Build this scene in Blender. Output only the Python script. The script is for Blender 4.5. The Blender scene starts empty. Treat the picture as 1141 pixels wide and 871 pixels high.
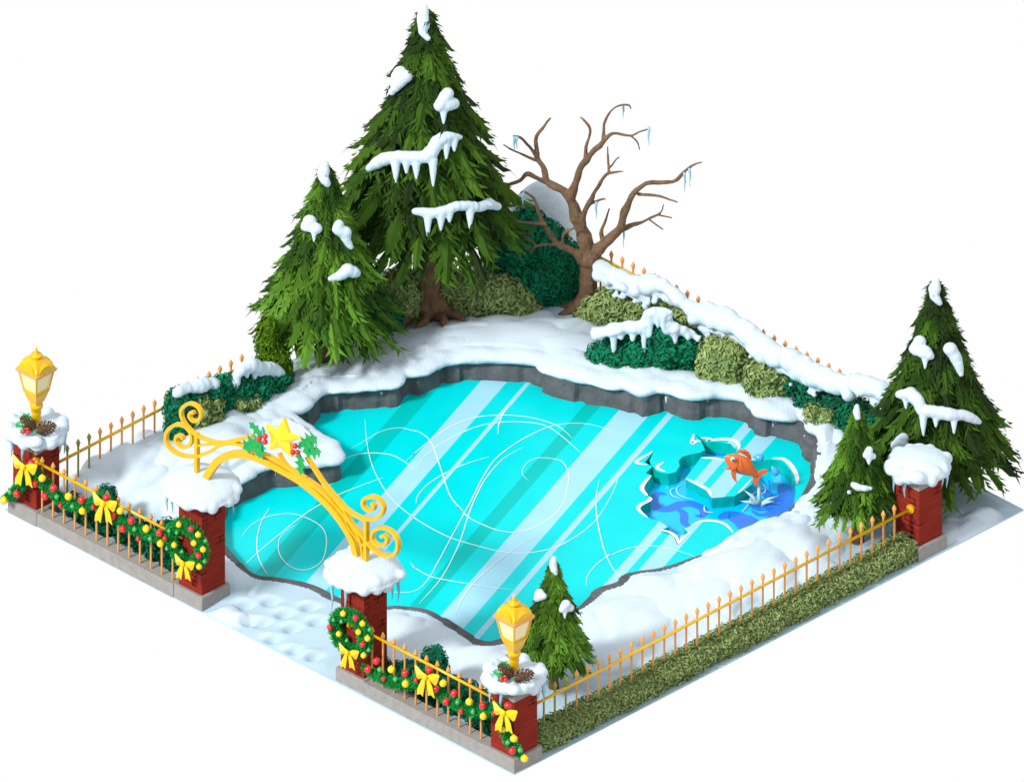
import bpy, bmesh, math, random
import numpy as np
from mathutils import Vector, Matrix, noise as mnoise
random.seed(7)
rnd = random.random
def U(a, b): return a + (b-a)*random.random()
col = bpy.context.scene.collection
S, K, CC = 60.0, .52, math.sqrt(1-.52**2)
R2 = math.sqrt(.5)
E1 = Vector((R2, -R2, 0)); E2 = Vector((R2, R2, 0)); NF = Vector((-R2, -R2, 0)); UZ = Vector((0, 0, 1))

def W(px, py, z=0.0):
    return Vector(((px-570.5)/S, ((435.5-py)/S - z*CC)/K, z))
def WY(px, py, Y):
    return Vector(((px-570.5)/S, Y, ((435.5-py)/S - K*Y)/CC))
def PL(px, py, O):            # on the vertical plane through O that runs along E1
    X = (px-570.5)/S; Y = O.y-(X-O.x)
    return Vector((X, Y, ((435.5-py)/S - K*Y)/CC))
def zz(zx, zy, sc, ox, oy): return (ox+zx/sc, oy+zy/sc)

# ------------------------------------------------------------------ materials
def lin(c):
    c = c/255
    return c/12.92 if c <= .04045 else ((c+.055)/1.055)**2.4
MATF = .72
GF = .86
def rgb(c, f=MATF):
    f = f*GF
    return (lin(c[0])*f, lin(c[1])*f, lin(c[2])*f, 1)
def mat(name, c, rough=.6, spec=.3, var=.12, scale=6, bump=0, bscale=20, attr=False, f=MATF, metal=0, sss=0):
    m = bpy.data.materials.new(name); m.use_nodes = True
    nt = m.node_tree; N = nt.nodes; L = nt.links
    b = N['Principled BSDF']
    b.inputs['Roughness'].default_value = rough
    b.inputs['Specular IOR Level'].default_value = spec
    b.inputs['Metallic'].default_value = metal
    tc = N.new('ShaderNodeTexCoord')
    nz = N.new('ShaderNodeTexNoise'); nz.inputs['Scale'].default_value = scale; nz.inputs['Detail'].default_value = 4
    L.new(tc.outputs['Object'], nz.inputs['Vector'])
    mr = N.new('ShaderNodeMapRange'); mr.inputs[1].default_value = .3; mr.inputs[2].default_value = .7
    mr.inputs[3].default_value = 1-var; mr.inputs[4].default_value = 1+var
    L.new(nz.outputs['Fac'], mr.inputs[0])
    mx = N.new('ShaderNodeVectorMath'); mx.operation = 'SCALE'
    if attr:
        at = N.new('ShaderNodeAttribute'); at.attribute_name = 'tint'
        L.new(at.outputs['Color'], mx.inputs[0])
    else:
        mx.inputs[0].default_value = rgb(c, f)[:3]
    L.new(mr.outputs[0], mx.inputs['Scale'])
    L.new(mx.outputs[0], b.inputs['Base Color'])
    if bump:
        n2 = N.new('ShaderNodeTexNoise'); n2.inputs['Scale'].default_value = bscale; n2.inputs['Detail'].default_value = 5
        L.new(tc.outputs['Object'], n2.inputs['Vector'])
        bp = N.new('ShaderNodeBump'); bp.inputs['Strength'].default_value = bump; bp.inputs['Distance'].default_value = .03
        L.new(n2.outputs['Fac'], bp.inputs['Height']); L.new(bp.outputs[0], b.inputs['Normal'])
    return m

M = {}
M['snow'] = mat('snow', (222, 240, 254), .75, .15, .03, 3, .5, 26, f=.79)
M['gold'] = mat('gold', (252, 196, 0), .28, .5, .06, 5, f=.82, metal=.15)
M['copper'] = mat('copper', (238, 168, 84), .35, .5, .06, 8, f=.85)
M['verdigris'] = mat('olive_brass', (176, 176, 62), .4, .4, .06, 8)
M['stone'] = mat('stone', (172, 170, 167), .8, .2, .10, 7, .5, 45)
M['rock'] = mat('rock', (98, 101, 105), .85, .1, .22, 4, .8, 9, f=.85)
M['bark'] = mat('bark', (112, 88, 68), .85, .1, .25, 7, .9, 26, f=1.1)
M['needles'] = mat('needles', (74, 110, 30), .75, .06, .12, 3, attr=True)
M['leaves'] = mat('leaves', (18, 118, 84), .75, .08, .1, 3, attr=True)
M['glass'] = mat('lantern_glass', (255, 236, 175), .15, .5, .02, 3, f=.9)
M['red'] = mat('red_gloss', (222, 30, 40), .18, .6, .03, 3, f=.85)
M['yellow'] = mat('yellow_gloss', (255, 214, 0), .18, .6, .03, 3, f=.9)
M['green'] = mat('green_gloss', (60, 176, 84), .18, .6, .03, 3, f=.85)
M['ribbon'] = mat('ribbon', (255, 212, 0), .45, .4, .04, 6, f=.85)
M['holly'] = mat('holly', (0, 160, 76), .35, .4, .12, 12, f=.9)
M['cone'] = mat('pine_cone', (120, 88, 66), .7, .2, .25, 30)
M['fish'] = mat('fish_skin', (250, 116, 40), .35, .5, .08, 14, .25, 60, f=.9)
M['black'] = mat('black', (18, 18, 20), .4, .4, .05, 4)
M['white'] = mat('eye_white', (250, 250, 250), .2, .5, .01, 4)
M['star'] = mat('star_gold', (255, 214, 20), .25, .6, .03, 4, f=.95)
M['icewall'] = mat('broken_ice', (0, 190, 180), .2, .5, .18, 5, .3, 12, f=.85)
M['icewhite'] = mat('frost', (250, 253, 255), .6, .3, .01, 3, f=.9)
M['water'] = mat('water', (0, 190, 255), .15, .3, .05, 2, .15, 5, f=1.0)
M['deep'] = mat('deep_water', (40, 122, 228), .15, .3, .05, 2, .15, 5, f=.95)
M['drop'] = mat('drop', (60, 176, 236), .08, .8, .05, 8, .1, 12, f=.9)
M['foam'] = mat('foam', (190, 232, 236), .5, .3, .02, 3, f=.8)

def icicle_mat():
    m = mat('icicle_ice', (168, 220, 242), .12, .6, .08, 9, .2, 16, f=.85)
    m.node_tree.nodes['Principled BSDF'].inputs['Transmission Weight'].default_value = .15
    return m
M['icicle'] = icicle_mat()

def ground_mat():
    m = bpy.data.materials.new('snow_ground'); m.use_nodes = True
    nt = m.node_tree; N = nt.nodes; L = nt.links; b = N['Principled BSDF']
    b.inputs['Roughness'].default_value = .8; b.inputs['Specular IOR Level'].default_value = .15
    at = N.new('ShaderNodeAttribute'); at.attribute_name = 'fresh'
    mx = N.new('ShaderNodeMix'); mx.data_type = 'RGBA'
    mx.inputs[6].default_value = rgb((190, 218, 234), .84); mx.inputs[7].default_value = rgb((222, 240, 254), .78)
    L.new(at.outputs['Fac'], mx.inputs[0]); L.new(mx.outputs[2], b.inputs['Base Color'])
    tc = N.new('ShaderNodeTexCoord'); nz = N.new('ShaderNodeTexNoise')
    nz.inputs['Scale'].default_value = 22; nz.inputs['Detail'].default_value = 7
    L.new(tc.outputs['Object'], nz.inputs['Vector'])
    bp = N.new('ShaderNodeBump'); bp.inputs['Strength'].default_value = .35; bp.inputs['Distance'].default_value = .02
    L.new(nz.outputs['Fac'], bp.inputs['Height']); L.new(bp.outputs[0], b.inputs['Normal'])
    return m
M['ground'] = ground_mat()

def ice_mat():
    m = bpy.data.materials.new('pond_ice'); m.use_nodes = True
    nt = m.node_tree; N = nt.nodes; L = nt.links; b = N['Principled BSDF']
    b.inputs['Roughness'].default_value = .22; b.inputs['Specular IOR Level'].default_value = .1
    tc = N.new('ShaderNodeTexCoord')
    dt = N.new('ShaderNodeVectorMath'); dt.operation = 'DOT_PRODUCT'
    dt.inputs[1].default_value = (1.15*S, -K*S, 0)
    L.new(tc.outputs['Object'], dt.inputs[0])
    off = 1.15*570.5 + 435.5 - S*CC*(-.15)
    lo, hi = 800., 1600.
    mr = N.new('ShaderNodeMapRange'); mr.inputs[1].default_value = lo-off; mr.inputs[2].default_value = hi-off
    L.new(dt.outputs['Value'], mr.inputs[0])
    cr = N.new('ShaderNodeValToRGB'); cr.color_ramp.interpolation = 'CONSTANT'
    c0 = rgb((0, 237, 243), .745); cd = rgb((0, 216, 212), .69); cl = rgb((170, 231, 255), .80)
    refl_bands = [(964, 992, cd), (1040, 1073, cl), (1097, 1106, cl), (1197, 1220, cd), (1249, 1293, cl), (1313, 1324, cl), (1422, 1438, cl), (1452, 1479, cl)]  # light and dark reflection stripes, painted into the ice base colour
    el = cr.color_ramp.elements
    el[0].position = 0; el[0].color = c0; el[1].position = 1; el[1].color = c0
    for a, z, c in refl_bands:
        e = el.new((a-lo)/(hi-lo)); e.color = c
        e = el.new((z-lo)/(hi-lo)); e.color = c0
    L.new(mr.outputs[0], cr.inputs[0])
    nz = N.new('ShaderNodeTexNoise'); nz.inputs['Scale'].default_value = 1.3; nz.inputs['Detail'].default_value = 6
    L.new(tc.outputs['Object'], nz.inputs['Vector'])
    m2 = N.new('ShaderNodeMapRange'); m2.inputs[1].default_value = .3; m2.inputs[2].default_value = .7
    m2.inputs[3].default_value = .96; m2.inputs[4].default_value = 1.04
    L.new(nz.outputs['Fac'], m2.inputs[0])
    sc = N.new('ShaderNodeVectorMath'); sc.operation = 'SCALE'
    L.new(cr.outputs[0], sc.inputs[0]); L.new(m2.outputs[0], sc.inputs['Scale'])
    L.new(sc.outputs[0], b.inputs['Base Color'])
    return m
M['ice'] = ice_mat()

def brick_mat():
    m = bpy.data.materials.new('red_brick'); m.use_nodes = True
    nt = m.node_tree; N = nt.nodes; L = nt.links; b = N['Principled BSDF']
    b.inputs['Roughness'].default_value = .9; b.inputs['Specular IOR Level'].default_value = .05
    tc = N.new('ShaderNodeTexCoord'); sx = N.new('ShaderNodeSeparateXYZ'); L.new(tc.outputs['Object'], sx.inputs[0])
    ad = N.new('ShaderNodeMath'); ad.operation = 'ADD'; L.new(sx.outputs[0], ad.inputs[0]); L.new(sx.outputs[1], ad.inputs[1])
    cb = N.new('ShaderNodeCombineXYZ'); L.new(ad.outputs[0], cb.inputs[0]); L.new(sx.outputs[2], cb.inputs[1])
    br = N.new('ShaderNodeTexBrick')
    br.inputs['Scale'].default_value = 1; br.inputs['Brick Width'].default_value = .25; br.inputs['Row Height'].default_value = .105
    br.inputs['Mortar Size'].default_value = .011; br.inputs['Mortar Smooth'].default_value = .2; br.inputs['Bias'].default_value = -.3
    br.inputs['Color1'].default_value = rgb((156, 54, 42), .78); br.inputs['Color2'].default_value = rgb((136, 44, 36), .78)
    L.new(cb.outputs[0], br.inputs['Vector'])
    nz = N.new('ShaderNodeTexNoise'); nz.inputs['Scale'].default_value = 2.6; nz.inputs['Detail'].default_value = 1
    L.new(tc.outputs['Object'], nz.inputs['Vector'])
    cmp = N.new('ShaderNodeMapRange'); cmp.inputs[1].default_value = .57; cmp.inputs[2].default_value = .6
    L.new(nz.outputs['Fac'], cmp.inputs[0])
    mm = N.new('ShaderNodeMix'); mm.data_type = 'RGBA'
    mm.inputs[6].default_value = rgb((142, 47, 37), .8); mm.inputs[7].default_value = rgb((34, 14, 12), .8)
    L.new(cmp.outputs[0], mm.inputs[0]); L.new(mm.outputs[2], br.inputs['Mortar'])
    L.new(br.outputs['Color'], b.inputs['Base Color'])
    bp = N.new('ShaderNodeBump'); bp.inputs['Strength'].default_value = .25; bp.inputs['Distance'].default_value = .008; bp.invert = True
    L.new(br.outputs['Fac'], bp.inputs['Height']); L.new(bp.outputs[0], b.inputs['Normal'])
    return m
M['brick'] = brick_mat()

# ------------------------------------------------------------------ mesh builder
class MB:
    def __init__(s): s.v = []; s.f = []; s.c = []
    def add(s, vs, fs, c=None):
        o = len(s.v); s.v += [tuple(p) for p in vs]
        for f in fs: s.f.append(tuple(i+o for i in f)); s.c.append(c)
    def box(s, ctr, ax, ay, hx, hy, z0, z1, tx=None, ty=None):
        tx = hx if tx is None else tx; ty = hy if ty is None else ty
        vs = []
        for z, a, b in ((z0, hx, hy), (z1, tx, ty)):
            for i, j in ((-1, -1), (1, -1), (1, 1), (-1, 1)):
                p = ctr + ax*(i*a) + ay*(j*b); vs.append((p.x, p.y, z))
        s.add(vs, [(3, 2, 1, 0), (4, 5, 6, 7), (0, 1, 5, 4), (1, 2, 6, 5), (2, 3, 7, 6), (3, 0, 4, 7)])
    def tube(s, pts, rad, n=8, cap=True):
        pts = [Vector(p) for p in pts]
        if not hasattr(rad, '__len__'): rad = [rad]*len(pts)
        vs = []; up = Vector((.13, .31, .94)).normalized(); prev = None
        for i, p in enumerate(pts):
            t = (pts[min(i+1, len(pts)-1)]-pts[max(i-1, 0)])
            if t.length < 1e-9: t = Vector((0, 0, 1))
            t.normalize()
            a = t.cross(up) if prev is None else (prev - t*prev.dot(t))
            if a.length < 1e-4: a = t.cross(Vector((1, 0, 0)))
            a.normalize(); prev = a; b = t.cross(a)
            for k in range(n):
                q = 2*math.pi*k/n
                vs.append(p + (a*math.cos(q)+b*math.sin(q))*rad[i])
        fs = []
        for i in range(len(pts)-1):
            for k in range(n):
                k2 = (k+1) % n
                fs.append((i*n+k, i*n+k2, (i+1)*n+k2, (i+1)*n+k))
        if cap:
            fs.append(tuple(range(n-1, -1, -1))); fs.append(tuple((len(pts)-1)*n+k for k in range(n)))
        s.add(vs, fs)
    def band(s, pts, w, d, nrm):      # rectangular section sweep in a plane of normal nrm
        vs = []
        for i, p in enumerate(pts):
            t = (pts[min(i+1, len(pts)-1)]-pts[max(i-1, 0)]).normalized()
            n = t.cross(nrm).normalized(); ww = w[i] if hasattr(w, '__len__') else w
            vs += [p+n*ww/2+nrm*d/2, p-n*ww/2+nrm*d/2, p-n*ww/2-nrm*d/2, p+n*ww/2-nrm*d/2]
        fs = [(3, 2, 1, 0)]
        for i in range(len(pts)-1):
            for k in range(4): fs.append((i*4+k, i*4+(k+1) % 4, (i+1)*4+(k+1) % 4, (i+1)*4+k))
        o = (len(pts)-1)*4; fs.append((o, o+1, o+2, o+3)); s.add(vs, fs)
    def ell(s, c, rx, ry=None, rz=None, nu=14, nv=9, col_=None):
        ry = rx if ry is None else ry; rz = rx if rz is None else rz
        vs = [(c[0], c[1], c[2]-rz)]
        for j in range(1, nv):
            t = math.pi*j/nv - math.pi/2
            for i in range(nu):
                q = 2*math.pi*i/nu
                vs.append((c[0]+rx*math.cos(t)*math.cos(q), c[1]+ry*math.cos(t)*math.sin(q), c[2]+rz*math.sin(t)))
        vs.append((c[0], c[1], c[2]+rz)); fs = []
        for i in range(nu): fs.append((0, 1+(i+1) % nu, 1+i))
        for j in range(nv-2):
            for i in range(nu):
                a = 1+j*nu+i; b = 1+j*nu+(i+1) % nu; fs.append((a, b, b+nu, a+nu))
        L = len(vs)-1
        for i in range(nu): fs.append((1+(nv-2)*nu+i, 1+(nv-2)*nu+(i+1) % nu, L))
        s.add(vs, fs, col_)
    def lathe(s, c, prof, n=16, ph=0.0):
        vs = []; fs = []
        for r, z in prof:
            for k in range(n):
                q = 2*math.pi*k/n+ph; vs.append((c.x+r*math.cos(q), c.y+r*math.sin(q), c.z+z))
        for i in range(len(prof)-1):
            for k in range(n): fs.append((i*n+k, i*n+(k+1) % n, (i+1)*n+(k+1) % n, (i+1)*n+k))
        fs.append(tuple(range(n-1, -1, -1))); fs.append(tuple((len(prof)-1)*n+k for k in range(n)))
        s.add(vs, fs)
    def slab(s, poly, nrm, th):      # flat polygon with a thickness
        n = len(poly); a = [p+nrm*th/2 for p in poly]; b = [p-nrm*th/2 for p in poly]
        s.add(a+b, [tuple(range(n)), tuple(range(2*n-1, n-1, -1))]+[(i, i+n, (i+1) % n+n, (i+1) % n) for i in range(n)])
    def build(s, name, m, parent=None, smooth=False, bevel=0, origin=None):
        me = bpy.data.meshes.new(name)
        vs = s.v
        if origin is not None: vs = [(x-origin[0], y-origin[1], z-origin[2]) for x, y, z in vs]
        me.from_pydata(vs, [], s.f)
        if any(c is not None for c in s.c):
            at = me.color_attributes.new('tint', 'FLOAT_COLOR', 'CORNER'); buf = []
            for f, c in zip(s.f, s.c): buf += list((c or (1, 1, 1))[:3]+(1,))*len(f)
            at.data.foreach_set('color', buf)
        me.validate()
        bm = bmesh.new(); bm.from_mesh(me)
        if not any(c is not None for c in s.c): bmesh.ops.recalc_face_normals(bm, faces=bm.faces)
        bm.to_mesh(me); bm.free()
        if smooth: me.polygons.foreach_set('use_smooth', [True]*len(me.polygons))
        me.materials.append(m)
        o = bpy.data.objects.new(name, me); col.objects.link(o)
        if origin is not None: o.location = origin
        if parent is not None:
            o.parent = parent
            if origin is None: o.matrix_parent_inverse = Matrix.Translation(-Vector(parent.location)) if parent.type == 'EMPTY' else Matrix.Identity(4)
            else: o.location = Vector(origin)-Vector(parent.location)
        if bevel:
            b = o.modifiers.new('bevel', 'BEVEL'); b.width = bevel; b.segments = 2; b.limit_method = 'ANGLE'; b.angle_limit = .6
        return o

def tag(o, label=None, cat=None, group=None, kind=None):
    if label: o['label'] = label
    if cat: o['category'] = cat
    if group: o['group'] = group
    if kind: o['kind'] = kind
    return o
def thing(name, loc, label, cat, group=None):
    o = bpy.data.objects.new(name, None); col.objects.link(o); o.location = loc; o.empty_display_size = .2
    return tag(o, label, cat, group)

def crm(pts, n=6, closed=False):
    P = [Vector(p) for p in pts]; out = []
    N = len(P)
    for i in range(N if closed else N-1):
        if closed: p0, p1, p2, p3 = P[i-1], P[i], P[(i+1) % N], P[(i+2) % N]
        else: p0, p1, p2, p3 = P[max(i-1, 0)], P[i], P[i+1], P[min(i+2, N-1)]
        for k in range(n):
            t = k/n
            out.append(.5*((2*p1)+(p2-p0)*t+(2*p0-5*p1+4*p2-p3)*t*t+(3*p1-p0-3*p2+p3)*t**3))
    if not closed: out.append(P[-1])
    return out

def fuse(name, mb, m, voxel, parent=None, smooth_it=3, rough=0.0):   # melt overlapping lumps into one skin
    me = bpy.data.meshes.new('tmp'); me.from_pydata(mb.v, [], mb.f)
    o = bpy.data.objects.new('tmp', me); col.objects.link(o)
    r = o.modifiers.new('r', 'REMESH'); r.mode = 'VOXEL'; r.voxel_size = voxel
    s = o.modifiers.new('s', 'SMOOTH'); s.iterations = smooth_it; s.factor = .6
    dg = bpy.context.evaluated_depsgraph_get(); dg.update()
    m2 = bpy.data.meshes.new_from_object(o.evaluated_get(dg))
    bpy.data.objects.remove(o); m2.name = name
    if rough:
        n = len(m2.vertices); co = np.empty(n*3); m2.vertices.foreach_get('co', co)
        co = co.reshape(-1, 3)
        for i in range(n):
            p = Vector(co[i]); d = mnoise.noise(p*3.1)*rough
            co[i, 2] += d; co[i, 0] += mnoise.noise(p*3.1+Vector((9, 0, 0)))*rough*.6
        m2.vertices.foreach_set('co', co.reshape(-1)); m2.update()
    m2.materials.clear(); m2.materials.append(m)
    m2.polygons.foreach_set('use_smooth', [True]*len(m2.polygons))
    o2 = bpy.data.objects.new(name, m2); col.objects.link(o2)
    if parent is not None:
        o2.parent = parent; o2.matrix_parent_inverse = Matrix.Translation(-Vector(parent.location))
    return o2

def icicle(top, ln, r, parent, name='icicle'):
    mb = MB(); pts = []; rr = []
    for i in range(7):
        t = i/6; pts.append((top.x+.008*math.sin(t*9+top.x*5), top.y, top.z+.04-t*(ln+.04))); rr.append(max(.003, r*(1-t)**.8*(1+.12*math.sin(t*17))))
    mb.tube(pts, rr, 8); return mb.build(name, M['icicle'], parent, smooth=True)

# ------------------------------------------------------------------ pond outline
ICE = -.15
OUT = [(253.7,566,.25),(272,555.6,.28),(294,546,.3),(322,543,.3),(350,539,.3),(376,534,.26),(372,520,.24),(352,505,.26),(333,495,.28),(322,485,.3),(340,478,.3),(359,461,.3),(382,457,.3),(406,455.7,.3),(441,452.5,.3),(449,440,.3),(466,440,.3),(491.5,428,.3),
 (523,424,.3),(550,424,.3),(576.7,425,.3),(600,429,.3),(606,436,.3),(636.7,445,.3),(671,451.6,.3),(696.6,457,.3),(715.6,462.7,.3),(734.5,459,.3),(752,461,.3),(772,467,.3),(802.7,464.5,.3),(831,470,.32),(836,478,.32),(850,485,.32),(866.7,488,.32),(889,493.7,.32),(892,503,.32),
 (901,512,.3),(905.6,529,.26),(901,550,.2),(890,567,.14),(876,582,.12),(862,592,.14),(845.7,599,.16),(826,608,.18),(810,618,.18),(793,626,.14),(772,630,.1),(752,637,.1),(731,643,.1),(706,646,.1),(692,651,.1),(684,660,.12),(662,667.5,.12),(643,686,.12),
 (612,706,.12),(580,717,.12),(560,722,.12),(541,725.5,.12),(522,716,.14),(495,700,.16),(474,691,.16),(440,687,.16),(410,684,.08),(377,671,.03),(355.6,659,.02),(336,653,.02),(310,648.5,.02),(287,646.5,.03),(272,638,.1),(262,629,.12),(250,615,.14),(246,595,.18),(247,578,.22)]
opts = [W(a, b, ICE) for a, b, c in OUT]
def resample(pts, vals, step):
    res = []; rv = []
    N = len(pts); carry = 0
    for i in range(N):
        a, b = pts[i], pts[(i+1) % N]; L = (b-a).length
        n = max(1, int(round(L/step)))
        for k in range(n):
            t = k/n; res.append(a.lerp(b, t)); rv.append(vals[i]*(1-t)+vals[(i+1) % N]*t)
    return res, rv
fine = crm(opts, 4, True)
fb = []
for i in range(len(OUT)):
    for k in range(4): fb.append(OUT[i][2]*(1-k/4)+OUT[(i+1) % len(OUT)][2]*k/4)
poly, bankh = resample(fine, fb, .09)
NP_ = len(poly)
PX = np.array([p.x for p in poly]); PY = np.array([p.y for p in poly]); PB = np.array(bankh)
def onorm(i):
    t = poly[(i+2) % NP_]-poly[(i-2) % NP_]; n = Vector((t.y, -t.x, 0)).normalized()
    return n
area = sum(poly[i].x*poly[(i+1) % NP_].y-poly[(i+1) % NP_].x*poly[i].y for i in range(NP_))
SG = 1 if area > 0 else -1

# ------------------------------------------------------------------ terrain
GAUSS = [(145,535,30,20,.5),(188,520,32,22,.42),(108,552,22,14,.35),(238,512,38,24,.5),(275,505,30,18,.25),(205,555,34,20,.3),(330,500,26,12,.25),(300,515,36,14,.3),
 (262,640,16,14,.34),(238,692,20,8,.2),(440,722,26,18,.42),(480,728,28,14,.3),(528,752,34,18,.42),(575,748,26,12,.3),
 (700,692,36,18,.32),(650,700,24,12,.25),(745,672,44,16,.28),(760,705,46,12,.16),(825,640,42,20,.42),(880,612,30,18,.3),(905,590,22,16,.2),
 (550,392,80,22,.22),(470,400,40,16,.2),(690,432,40,14,.15),(640,402,50,16,.2),(365,452,40,12,.2),(760,445,60,10,.12),(930,560,22,30,.22),(1088,585,22,9,.2),(1060,598,16,8,.16),(700,735,26,8,.14),(420,665,0.1,.1,0),
 (345,735,18,8,.05),
 (155,560,24,9,.22),(130,500,26,14,.42),(222,535,26,14,.42),(185,568,26,9,.24),(720,665,30,12,.30),(668,722,22,10,.2),(735,712,30,9,.22),(790,665,30,14,.32),(850,655,24,10,.22),(500,748,22,12,.36),(548,770,20,10,.3),(455,745,24,9,.3),(600,372,36,9,.2),(520,382,34,9,.24),(430,425,34,9,.14),(665,420,40,8,.14),(800,452,30,7,.14),(915,500,16,14,.2),(925,530,14,16,.22),(890,640,22,8,.18)]
FEET = [zz(a, b, 4.754, 240, 560) for a, b in ((165,545),(295,525),(370,590),(165,630),(250,635),(505,555),(410,665),(545,635),(300,722),(415,782),(520,818))]
def sstep(a, b, x):
    t = np.clip((x-a)/(b-a), 0, 1); return t*t*(3-2*t)
def terrain(X, Y):
    d2 = None; wsum = np.zeros_like(X); bs = np.zeros_like(X); dmin = np.full_like(X, 1e9); inside = np.zeros(X.shape, bool)
    for i in range(NP_):
        j = (i+1) % NP_
        ax, ay, bx, by = PX[i], PY[i], PX[j], PY[j]
        dx, dy = bx-ax, by-ay; L2 = dx*dx+dy*dy+1e-12
        t = np.clip(((X-ax)*dx+(Y-ay)*dy)/L2, 0, 1)
        d = np.hypot(X-ax-t*dx, Y-ay-t*dy); dmin = np.minimum(dmin, d)
        w = 1/(d+.05)**5; wsum += w; bs += w*PB[i]
        c = ((ay > Y) != (by > Y)) & (X < (bx-ax)*(Y-ay)/(by-ay+1e-15)+ax); inside ^= c
    b = bs/wsum; sd = np.where(inside, -dmin, dmin)
    gx = X*S+570.5; gy = 435.5-K*S*Y
    h = b*(1-.75*sstep(.5, 2.0, sd))
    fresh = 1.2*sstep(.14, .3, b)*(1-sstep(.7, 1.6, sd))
    D = np.zeros_like(h)
    for cx, cy, sx, sy, hh in GAUSS:
        wx_ = 5*np.sin(gx*.11+cy*.3)+4*np.sin(gy*.19+cx)+3*np.sin((gx+gy)*.23+cx*.7); wy_ = 3*np.sin(gx*.13+cx*.5)+2.5*np.sin(gy*.27+gx*.07+cy)
        q = ((gx-cx+wx_)/sx)**2+((gy-cy+wy_)/sy)**2
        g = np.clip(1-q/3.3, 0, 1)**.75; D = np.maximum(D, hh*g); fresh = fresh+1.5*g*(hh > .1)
    front = (gy > 585)*1.0
    h = h+D*(1-.42*front)*np.where(front > 0, .25+.75*sstep(.2, .62, sd), 1)
    # soft wind ripples
    rip = .018*np.sin(X*2.3+1.2*np.sin(Y*1.7))+.012*np.sin(Y*4.1+X*1.3+2*np.sin(X*1.1))
    path = np.exp(-(((gx-305)/75)**2+((gy-700)/52)**2)**2)
    h = h+rip*(1-path)
    for fx, fy in FEET:
        wx, wy = fx, fy+1
        u = ((gx-wx)*.88-(gy-wy)*1.9*.35)/9.5; v = ((gx-wx)*.35+(gy-wy)*1.9*.88)/6.5
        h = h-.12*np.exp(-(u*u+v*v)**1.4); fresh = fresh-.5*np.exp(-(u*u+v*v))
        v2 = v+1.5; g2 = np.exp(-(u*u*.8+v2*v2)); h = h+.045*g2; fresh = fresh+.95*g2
    edge = np.minimum(np.minimum(X*R2+Y*R2-EE[0], EE[1]-(X*R2+Y*R2)), np.minimum(X*R2-Y*R2-EE[2], EE[3]-(X*R2-Y*R2)))
    h = h*sstep(-.02, .3, edge)
    h = np.where(sd < .06, np.minimum(h, -.7), np.where(sd < .22, h*.6-.04, h))
    return h, np.clip(fresh, 0, 1), sd
cl = W(5, 567.4); cb_ = W(572.8, 861.8); crr = W(1140.6, 567.4); ct = W(572.8, 273)
EE = [cb_.x*R2+cb_.y*R2+0.0, 0, 0, 0]
EE[0] = min((p.x+p.y)*R2 for p in (cl, cb_)); EE[1] = max((p.x+p.y)*R2 for p in (crr, ct))
EE[2] = min((p.x-p.y)*R2 for p in (cl, ct)); EE[3] = max((p.x-p.y)*R2 for p in (cb_, crr))
NG = 430
aa = np.linspace(EE[0], EE[1], NG); bb = np.linspace(EE[2], EE[3], NG)
A, B = np.meshgrid(aa, bb, indexing='ij')
GX = (A+B)*R2; GY = (A-B)*R2
H, FR, SD = terrain(GX, GY)
def hz(x, y):
    i = int(np.clip(((x+y)*R2-EE[0])/(EE[1]-EE[0])*(NG-1), 0, NG-1)); j = int(np.clip(((x-y)*R2-EE[2])/(EE[3]-EE[2])*(NG-1), 0, NG-1))
    return float(H[i, j])
def make_terrain():
    v = np.stack([GX.ravel(), GY.ravel(), H.ravel()], 1)
    idx = np.arange(NG*NG).reshape(NG, NG)
    q = np.stack([idx[:-1, :-1], idx[1:, :-1], idx[1:, 1:], idx[:-1, 1:]], -1).reshape(-1, 4)
    q = q[:, ::-1]
    me = bpy.data.meshes.new('snowy_ground'); me.from_pydata(v.tolist(), [], q.tolist())
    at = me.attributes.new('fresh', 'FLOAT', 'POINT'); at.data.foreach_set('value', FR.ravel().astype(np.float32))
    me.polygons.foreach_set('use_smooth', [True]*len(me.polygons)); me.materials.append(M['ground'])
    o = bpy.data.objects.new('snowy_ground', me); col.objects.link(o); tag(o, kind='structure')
make_terrain()
mb = MB()   # thin edge of the plot
for p, q in ((cl, cb_), (cb_, crr), (crr, ct), (ct, cl)):
    mb.add([(p.x, p.y, .0), (q.x, q.y, .0), (q.x, q.y, -.03), (p.x, p.y, -.03)], [(0, 1, 2, 3)])
tag(mb.build('ground_edge', M['ground']), kind='structure')

# rocks round the pond
def rock_bank():
    mb = MB(); vs = []; i = 0; prof_n = 6
    lens = []; chunk_off = []
    k = 0
    while k < NP_:
        n = random.randint(5, 12)
        o = U(-.02, .07); hh = U(-.03, .04)
        for j in range(min(n, NP_-k)):
            e = min(j, n-1-j); chunk_off.append((o if e > 0 else -.05+o*.3, hh))
        k += n
    for i in range(NP_):
        n = onorm(i)*SG; off, dh = chunk_off[i]; b = PB[i]; dh = dh*min(1, b/.3)
        p = poly[i]; off = off*min(1, b/.25)
        w = .04*mnoise.noise(Vector((p.x*2.5, p.y*2.5, 0)))
        top = b-.04+dh
        s = (.7 if b > .15 else 1)
        ring = [p-n*(off+.03+w)+UZ*(-.15), p-n*(off+w+.01)+UZ*((top-ICE)*.35), p-n*(off+w-.02)+UZ*((top-ICE)*.7), p-n*(off-.03)+UZ*((top-ICE)*.95),
                p+n*.06+UZ*(top-ICE+.015), p+n*.34*s+UZ*(top-ICE+.0), p+n*.36*s+UZ*(-.5)]
        vs += ring
    m = 7; fs = []
    for i in range(NP_):
        j = (i+1) % NP_
        for k in range(m-1): fs.append((i*m+k, i*m+k+1, j*m+k+1, j*m+k))
    mb.add(vs, fs); o = mb.build('rock_bank', M['rock']); tag(o, kind='structure')
rock_bank()
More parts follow.
